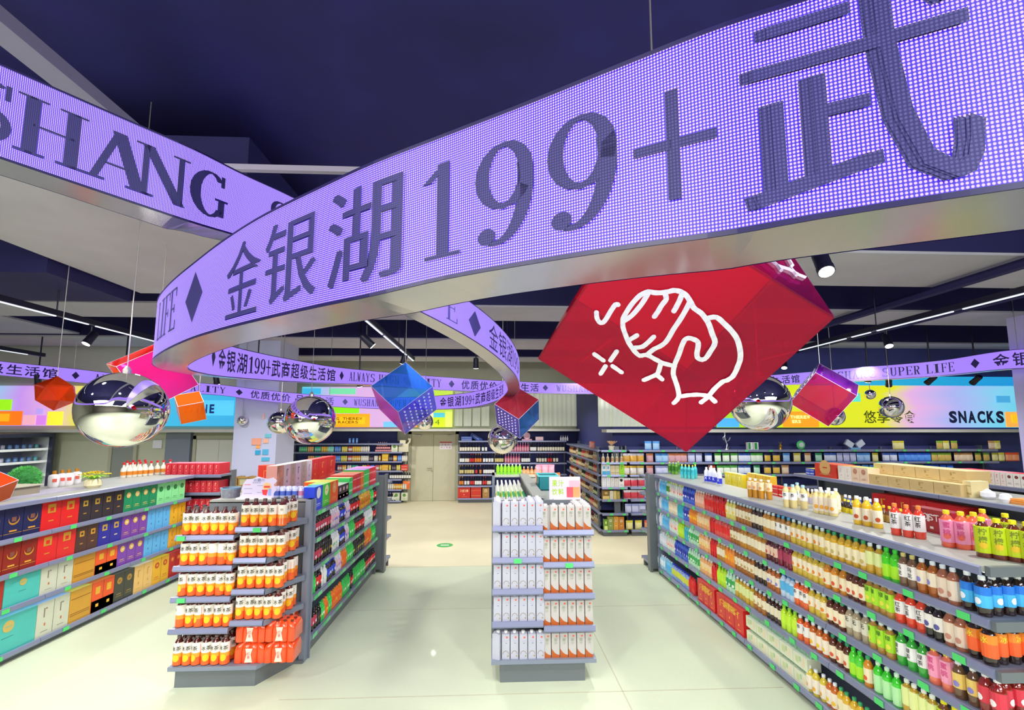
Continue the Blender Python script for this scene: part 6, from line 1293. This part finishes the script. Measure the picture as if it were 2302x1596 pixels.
for sn, z, seq in (('second', 1.555, [(1033, 1044, 0), (1044, 1080, 0), (1082, 1096, 2), (1150, 1190, 4), (1192, 1206, 2), (1208, 1270, 0)]), ('third', 1.21, [(1033, 1044, 2), (1045, 1055, 0), (1056, 1066, 1), (1067, 1083, 3), (1085, 1110, 2), (1112, 1132, 5), (1134, 1170, 4), (1172, 1192, 2), (1205, 1230, 0), (1231, 1242, 1), (1243, 1256, 0)]),
        ('fourth', .86, [(1033, 1042, 5), (1044, 1066, 5), (1067, 1075, 1), (1076, 1084, 3), (1086, 1112, 2), (1170, 1186, 2)]), ('fifth', .52, [(1032, 1042, 3), (1043, 1056, 2), (1057, 1066, 1), (1067, 1083, 2), (1085, 1094, 1), (1095, 1104, 0)])):
    for u0, u1, k in seq:
        a, c = find_x(YW+.05, z, u0), find_x(YW+.05, z, u1); n = max(1, round((c-a)/.078))
        for i in range(n): WP_[k].put((a+(c-a)*(i+.5)/n, YW+.06, z), 0, '%s wine bottle, %s of its kind along the %s wine shelf' % (wines[k][3], nth(('wine', k, sn)), sn), wines[k][3]+' wine bottles')
boxrunf = []
for u0, u1, z, h, f, art, pat, de, tx in ((1029, 1057, .14, .32, '#d82a20', '#f0c890', 'corner', 'red carton with year numerals at the wine shelf foot', '2021'), (1058, 1082, .14, .32, '#d83424', '#e8a060', 'lines', 'second red carton at the wine shelf foot', None), (1084, 1100, .14, .3, '#b88a4a', '#e8d8a8', 'square', 'tan framed carton at the wine shelf foot', None), (1036, 1061, 1.9, .13, '#3a5aa8', '#c8d0e8', 'lines', 'flat blue box on top of the wine shelf', None), (1204, 1222, 1.9, .12, '#e8c8d0', '#c88a9a', 'lines', 'small pink box on top of the wine shelf', None)):
    a, c = find_x(YW, z, u0), find_x(YW, z, u1); pr = giftbox('carton_box', c-a-.01, h, .25, f, f, art, art, pat, 1, txt=tx); pr.put(((a+c)/2, YW+.02, z), 0, de, 'cartons at the wine shelf')
tb = root('tilted_box', (find_x(YW, 1.95, 1070), YW+.1, 1.99), (0, .55, 0), label='blue box leaning tilted on top of the wine shelf', cat='box'); ob('box', B().box(-.2, 0, -.06, .2, .15, .07, mat('#2a4a9a', .4)), tb); ob('print', B().box(-.12, -.002, -.01, .1, 0, .02, mat('#7a9ad8')), tb)
gs = root('round_sign', (find_x(YW, 1.9, 1185), YW+.1, 1.9), label='pink round display card on top of the wine shelf', cat='sign'); ob('disc', B().add([(.11*math.cos(a*.3927), 0, .15+.11*math.sin(a*.3927)) for a in range(16)]+[(.11*math.cos(a*.3927), .01, .15+.11*math.sin(a*.3927)) for a in range(16)], [tuple(range(16)), tuple(range(16, 32))[::-1]]+[(i, 16+i, 16+(i+1) % 16, (i+1) % 16) for i in range(16)], mat('#e8b8cc', .4)), gs); ob('foot', B().box(-.16, -.02, 0, .16, .04, .05, mat('#e0a8bc', .4)), gs)
glb = sbottle('miniature_bottle', '#e8e8ee', '#d8d8e0', '#f0f0f4', .16, .03); [glb.put((find_x(YW, 1.9, 1262)+.07*i, YW+.08, 1.9), 0, 'miniature white bottle, %s on top of the wine shelf corner' % ORD[i], 'miniature bottles') for i in range(4)]
# ---- shelf run turning the corner, then the packet wall
LW = [1.82, 1.555, 1.29, 1.03, .77, .48, .13]
shelving('wall_shelf', 'side-facing wall shelf of sauces leading to the wine corner', (2.33, 14.2, 0), -math.pi/2, 4.25, LW, .42, 1.9, tags=False, panel=NAVY, lights=False, group='wall shelves', bay=1.05)
sauce = [sbottle('sauce_bottle', a, b_, c, .19, .034) for a, b_, c in (('#5a2a1a', '#e8d8a8', '#c83a2a'), ('#c8843a', '#f0e0b0', '#e8d8c0'), ('#d84a3a', '#f0c0a0', '#e8e0d0'), ('#3a3a2a', '#c8d8a0', '#5a8a3a'), ('#e0d8b8', '#c8a070', '#e8e8e0'))]
sd = ['brown', 'amber', 'red', 'olive', 'cream']
for j, z in enumerate(LW[1:]):
    y = 14.0; i = 0
    while y > 10.15:
        k = (int(y*2.3)+j*3) % 5; sauce[k].put((2.4, y, z), 0, '%s sauce bottle, %s of its colour on the %s shelf into the corner' % (sd[k], nth(('sc', k, j)), ORD[j+1]), sd[k]+' sauce bottles'); y -= .155; i += 1
corner = shelving('wall_shelf', 'corner wall shelf of boxed oils and tall cartons', (2.36, 9.86, 0), 0, .56, LW, .42, 1.88, tags=True, panel=NAVY, lights=False, group='wall shelves', bay=.56)
def frow(z, y, x0, items, where, seedrow=0):
    for i, (w_, h_, f, art, pat, de, tx) in enumerate(items):
        pr = giftbox('tall_carton', w_, h_, .1, f, f, art, art, pat, 1, txt=tx); pr.put((x0+w_/2, y+.02, z), 0, '%s, %s' % (de, where), 'boxed oils in the corner'); x0 += w_+.006
frow(1.29, 9.86, 2.38, [(.085, .22, '#e8e4e0', '#48a8d0', 'split', 'white carton with blue top', None), (.085, .22, '#ece8e4', '#58a8d8', 'split', 'second white carton with blue top', None), (.1, .2, '#d8c8a0', '#b8a070', 'lines', 'beige carton', None), (.09, .2, '#cfc8a0', '#a89868', 'lines', 'second beige carton', None), (.1, .22, '#9ad82a', '#3a6a1e', 'corner', 'lime green carton', None)], 'on the third corner shelf')
frow(1.03, 9.86, 2.38, [(.085, .22, '#e8e8ea', '#6a9ad8', 'corner', 'white carton with blue mark', None), (.085, .22, '#ecebe8', '#6a9ad8', 'corner', 'second white carton with blue mark', None), (.08, .2, '#e4e0dc', '#8a8a7a', 'corner', 'plain white carton', None), (.08, .19, '#e0dcd4', '#8a8a7a', 'corner', 'second plain white carton', None), (.12, .2, '#ece9e4', '#1e1e22', 'disc', 'white carton with black circle', None)], 'on the fourth corner shelf')
frow(.77, 9.86, 2.38, [(.15, .19, '#8a6a3a', '#d8c070', 'split', 'brown oil carton', None), (.07, .18, '#e4e0d0', '#6a9a4a', 'corner', 'cream slim carton', None), (.07, .18, '#d8c070', '#f0ecd8', 'corner', 'gold slim carton', None), (.07, .17, '#a8984a', '#f0ecd8', 'corner', 'olive slim carton', None)], 'on the fifth corner shelf')
frow(.13, 9.86, 2.40, [(.075, .22, '#6a9a2a', '#d8e88a', 'split', 'green oil bottle box', None), (.12, .28, '#8a9a4a', '#f0f0e4', 'square', 'olive gift carton', None), (.1, .28, '#d89a3a', '#f4ecd8', 'square', 'golden gift carton', None), (.12, .27, '#c8802a', '#f4ecd8', 'square', 'amber gift carton', None)], 'on the bottom corner shelf')
oj_ = [sauce[4].put((2.42+.1*i, 9.93, 1.555), 0, 'cream sauce bottle, %s on the second corner shelf' % ORD[i], 'cream sauce bottles') for i in range(5)]
pf = root('potted_flower', (2.62, 9.98, 1.82), label='peach flower in cream pot on the corner shelf', cat='plant'); ob('pot', B().lathe([(.05, 0), (.07, .09)], mat('#e0dcc0', .5), 12), pf)
b = B()
for k in range(22): a = k*2.4; q = .03+.004*k; b.add([(0, 0, .09), (q*math.cos(a-.3), q*math.sin(a-.3), .17), (1.3*q*math.cos(a), 1.3*q*math.sin(a), .2), (q*math.cos(a+.3), q*math.sin(a+.3), .17)], [(0, 1, 2, 3)], mat('#f0b088' if k % 2 else '#e8c8a0', .6))
ob('petals', b, pf)
jb = root('storage_jar', (2.4, 10.9, 1.82), label='pink storage jar at the end of the top sauce shelf', cat='jar'); ob('body', B().lathe([(.07, 0), (.07, .13)], mat('#e8a090', .4), 12), jb); ob('lid', B().lathe([(.073, .13), (.06, .16)], mat('#e87a6a', .4), 12), jb)
shelving('wall_shelf', 'long wall shelf of snack packets below the SNACKS sign', (2.98, 9.86, 0), 0, 8.4, LW, .42, 1.9, tags=True, panel=NAVY, lights=False, group='wall shelves', tagstep=.5, seed=9)
pc_ = {'w': ('#e8e4f0', '#e8b04a', 'white and gold'), 'g': ('#e8c03a', '#f0e8e0', 'gold'), 'o': ('#e08a5a', '#d8a8b0', 'orange pink'), 'b': ('#4a9ae8', '#a8d0f4', 'light blue'), 'l': ('#a8b4e8', '#d0d4f4', 'lavender'), 'n': ('#3a6ac8', '#e0e8f8', 'blue and white'), 'e': ('#5ac84a', '#e8f4e0', 'green and white'), 'k': ('#1c2450', '#e8c050', 'navy'), 'y': ('#d8cf3a', '#f0e8a0', 'yellow'), 't': ('#d8a060', '#f0d8b8', 'tan'), 'm': ('#3aa86a', '#b8e8c8', 'mint green'), 'd': ('#1e5ad8', '#5a9af0', 'deep blue'), 'v': ('#8ab83a', '#d8b860', 'leaf green'), 'r': ('#e0502a', '#f0a070', 'red orange'), 'p': ('#e6e0e4', '#e04a5a', 'white with red')}
PP = {k: pouch('snack_packet', a, b_, .19, .155) for k, (a, b_, _) in pc_.items()}
def packets(z, sn, spec, w_=.165):
    for u0, u1, k in spec:
        a, c = find_x(9.93, z, u0), find_x(9.93, z, u1); n = max(1, round((c-a)/w_))
        for i in range(n): PP[k].put((a+(c-a)*(i+.5)/n, 9.93, z), rj.uniform(-.15, .15), '%s snack packet, %s of its colour along the %s packet shelf' % (pc_[k][2], nth(('pk', k, sn)), sn), pc_[k][2]+' snack packets')
packets(1.555, 'second', [(1400, 1448, 'w'), (1449, 1473, 'o'), (1474, 1502, 'b'), (1503, 1545, 'o'), (1546, 1580, 'l'), (1582, 1604, 'n'), (1605, 1660, 'e'), (1661, 1688, 'n'), (1689, 1715, 'e'), (1716, 1756, 'k'), (1757, 1780, 'b'), (1781, 1804, 'y'), (1805, 1828, 't'), (1829, 1853, 'm'), (1854, 1880, 'n'), (1881, 1926, 'l'), (1927, 1956, 'b'), (1957, 1980, 'y'), (1984, 2018, 'n'), (2020, 2093, 'd'), (2094, 2140, 'v'), (2145, 2188, 't'), (2190, 2228, 'v'), (2230, 2260, 'y'), (2262, 2292, 'r')])
packets(1.29, 'third', [(1400, 1448, 'g'), (1449, 1473, 'o'), (1474, 1502, 'l'), (1590, 1612, 'r'), (1612, 1658, 'e'), (1660, 1688, 'n'), (1690, 1714, 'm'), (1716, 1756, 'k'), (1757, 1775, 't'), (1920, 1990, 'b'), (1984, 2060, 'd'), (2061, 2080, 'm'), (2082, 2145, 'd')])
packets(1.03, 'fourth', [(1402, 1450, 'p'), (1450, 1462, 'b')]); packets(.77, 'fifth', [(1402, 1450, 'p'), (1450, 1462, 'b')]); packets(.48, 'sixth', [(1405, 1452, 'l')]); packets(.13, 'bottom', [(1405, 1446, 'y'), (1447, 1466, 'r')])
# display pieces on top of the packet wall
zt = 1.82
def top(name, u, me_parts, label, cat, rot=0):
    r = root(name, (find_x(9.98, zt, u), 9.98, zt), rot, label=label, cat=cat)
    for n, b in me_parts: ob(n, b, r)
SV = mat('#c8ccd8', .25, .8)
top('dancer_figurine', 1633, [('base', B().lathe([(.06, 0), (.05, .02)], SV, 12)), ('body', B().tube([(0, 0, .02), (.02, 0, .12), (-.01, 0, .2), (-.03, 0, .28), (-.02, 0, .34)], .016, SV, 8)), ('leg', B().tube([(-.01, 0, .18), (.06, 0, .2), (.1, 0, .27)], .012, SV)), ('arm', B().tube([(-.03, 0, .3), (-.07, 0, .26), (-.05, 0, .21)], .009, SV)), ('head', B().ball((-.02, 0, .37), .024, SV, 10, 8))], 'silver dancer figurine on top of the packet wall', 'figurine')
top('milk_box_pair', 1692, [('box', B().box(-.12, -.03, 0, -.01, .05, .16, mat('#f0f2ee')).box(-.11, -.032, .01, -.06, -.03, .15, mat('#2aa04a'))), ('box', B().box(.01, -.03, 0, .12, .05, .16, mat('#f0f2ee')).box(.03, -.032, .01, .09, -.03, .15, mat('#2aa04a')))], 'two green and white boxes on top of the packet wall', 'box')
top('golden_deer', 1755, [('body', B().lathe([(.03, 0), (.02, .04), (.035, .08), (.012, .12)], mat('#d8a82a', .3, .7), 8)), ('antler', B().tube([(0, 0, .11), (-.03, 0, .17)], .005, mat('#d8a82a', .3, .7), 4)), ('antler', B().tube([(0, 0, .11), (.03, 0, .17)], .005, mat('#d8a82a', .3, .7), 4))], 'small golden deer figurine on top of the packet wall', 'figurine')
top('round_tin', 1801, [('disc', B().ball((0, 0, .1), .1, mat('#5ad87a', .4), 16, 8, (1, .3, 1))), ('emblem', B().ball((0, -.025, .1), .06, mat('#d8f0dc', .4), 12, 6, (1, .2, 1)))], 'round green tin on top of the packet wall', 'tin')
top('tissue_display', 1922, [('base', B().box(-.11, -.03, 0, .11, .05, .04, mat('#7ac0e8'))), ('pack', B().box(-.09, -.02, -.06, .09, .03, .07, mat('#dfeaf4')).xf(Matrix.Translation((-.13, 0, .12)) @ Matrix.Rotation(.6, 4, 'Y'))), ('pack', B().box(-.09, -.02, -.06, .09, .03, .07, mat('#dfeaf4')).xf(Matrix.Translation((.13, 0, .12)) @ Matrix.Rotation(-.6, 4, 'Y')))], 'pale blue tissue packs fanned on top of the packet wall', 'display')
for i, (u, k, de) in enumerate(((1458, 'b', 'first light blue packet on top near the corner'), (1476, 'b', 'second light blue packet on top near the corner'), (2016, 'y', 'first orange yellow packet on top of the packet wall'), (2028, 'y', 'second orange yellow packet on top of the packet wall'), (2115, 'v', 'first green bag on top of the packet wall'), (2130, 'y', 'yellow bag between green bags on top'), (2148, 'v', 'second green bag on top of the packet wall'), (2232, 't', 'tan bag on top at the far end'), (2245, 'y', 'yellow bag on top at the far end'))):
    PP[k].put((find_x(9.95, zt, u), 9.97, zt), 0, de, 'packets on top of the wall shelf')
# ---- open cooler on the far side
cx_ = -9.9; ck = root('display_cooler', (cx_, 8.2, 0), math.pi/2, label='open display cooler with white lit shelves near the wall', cat='cooler')
CW = mat('#dfe4e6', .35); CD = mat('#3c3f55', .4)
ob('back_panel', B().box(0, .6, .1, 2.5, .64, 2.15, mat('#a8b0c8', .5)), ck); ob('top_frame', B().box(-.05, -.05, 2.1, 2.55, .66, 2.18, CD), ck)
for x in (-.05, 1.22, 2.5): ob('frame_post', B().box(x, -.05, 0, x+.06, .03, 2.1, CD), ck)
ob('side_panel', B().box(2.5, .03, 0, 2.55, .66, 2.1, CW), ck); ob('base', B().box(-.05, 0, 0, 2.55, .66, .3, CD), ck)
ck_items = [can('yogurt_tub', a, b_, .1, .04, 8) for a, b_ in (('#5ab8c8', '#8ad8d8'), ('#e86a9a', '#f0a0b8'), ('#c8c8e8', '#e0e0f4'), ('#5a8ac8', '#8ab0e0'))]; cd = ['teal', 'pink', 'lilac', 'blue']
for j, z in enumerate((1.85, 1.58, 1.28, .98, .66)):
    ob('shelf_board', B().box(0, .05, z-.03, 2.5, .6, z, CW), ck); ob('shelf_front', B().box(0, .03, z-.04, 2.5, .05, z+.01, mat('#eef2f0', .4, emit=.3)), ck)
    for i in range(17):
        k = (i//4+(j > 2)*3) % 4
        if 7 < i: ck_items[k].put((cx_-.14, 8.3+.14*i, z), 0, '%s tub, %s of its colour on the %s cooler shelf' % (cd[k], nth(('ck', k, j)), ORD[j]), cd[k]+' tubs in the cooler')
# floor sticker
fs = root('floor_sticker', on(1000, 1226, 0), label='round green and white exit sticker on the aisle floor', cat='sticker')
ob('disc', B().lathe([(.16, .003), (.16, .005)], mat('#3aa84a', .5), 24), fs); ob('arrow', B().box(-.08, -.03, .005, .08, .03, .0062, mat('#e8f4e8', .5)), fs)
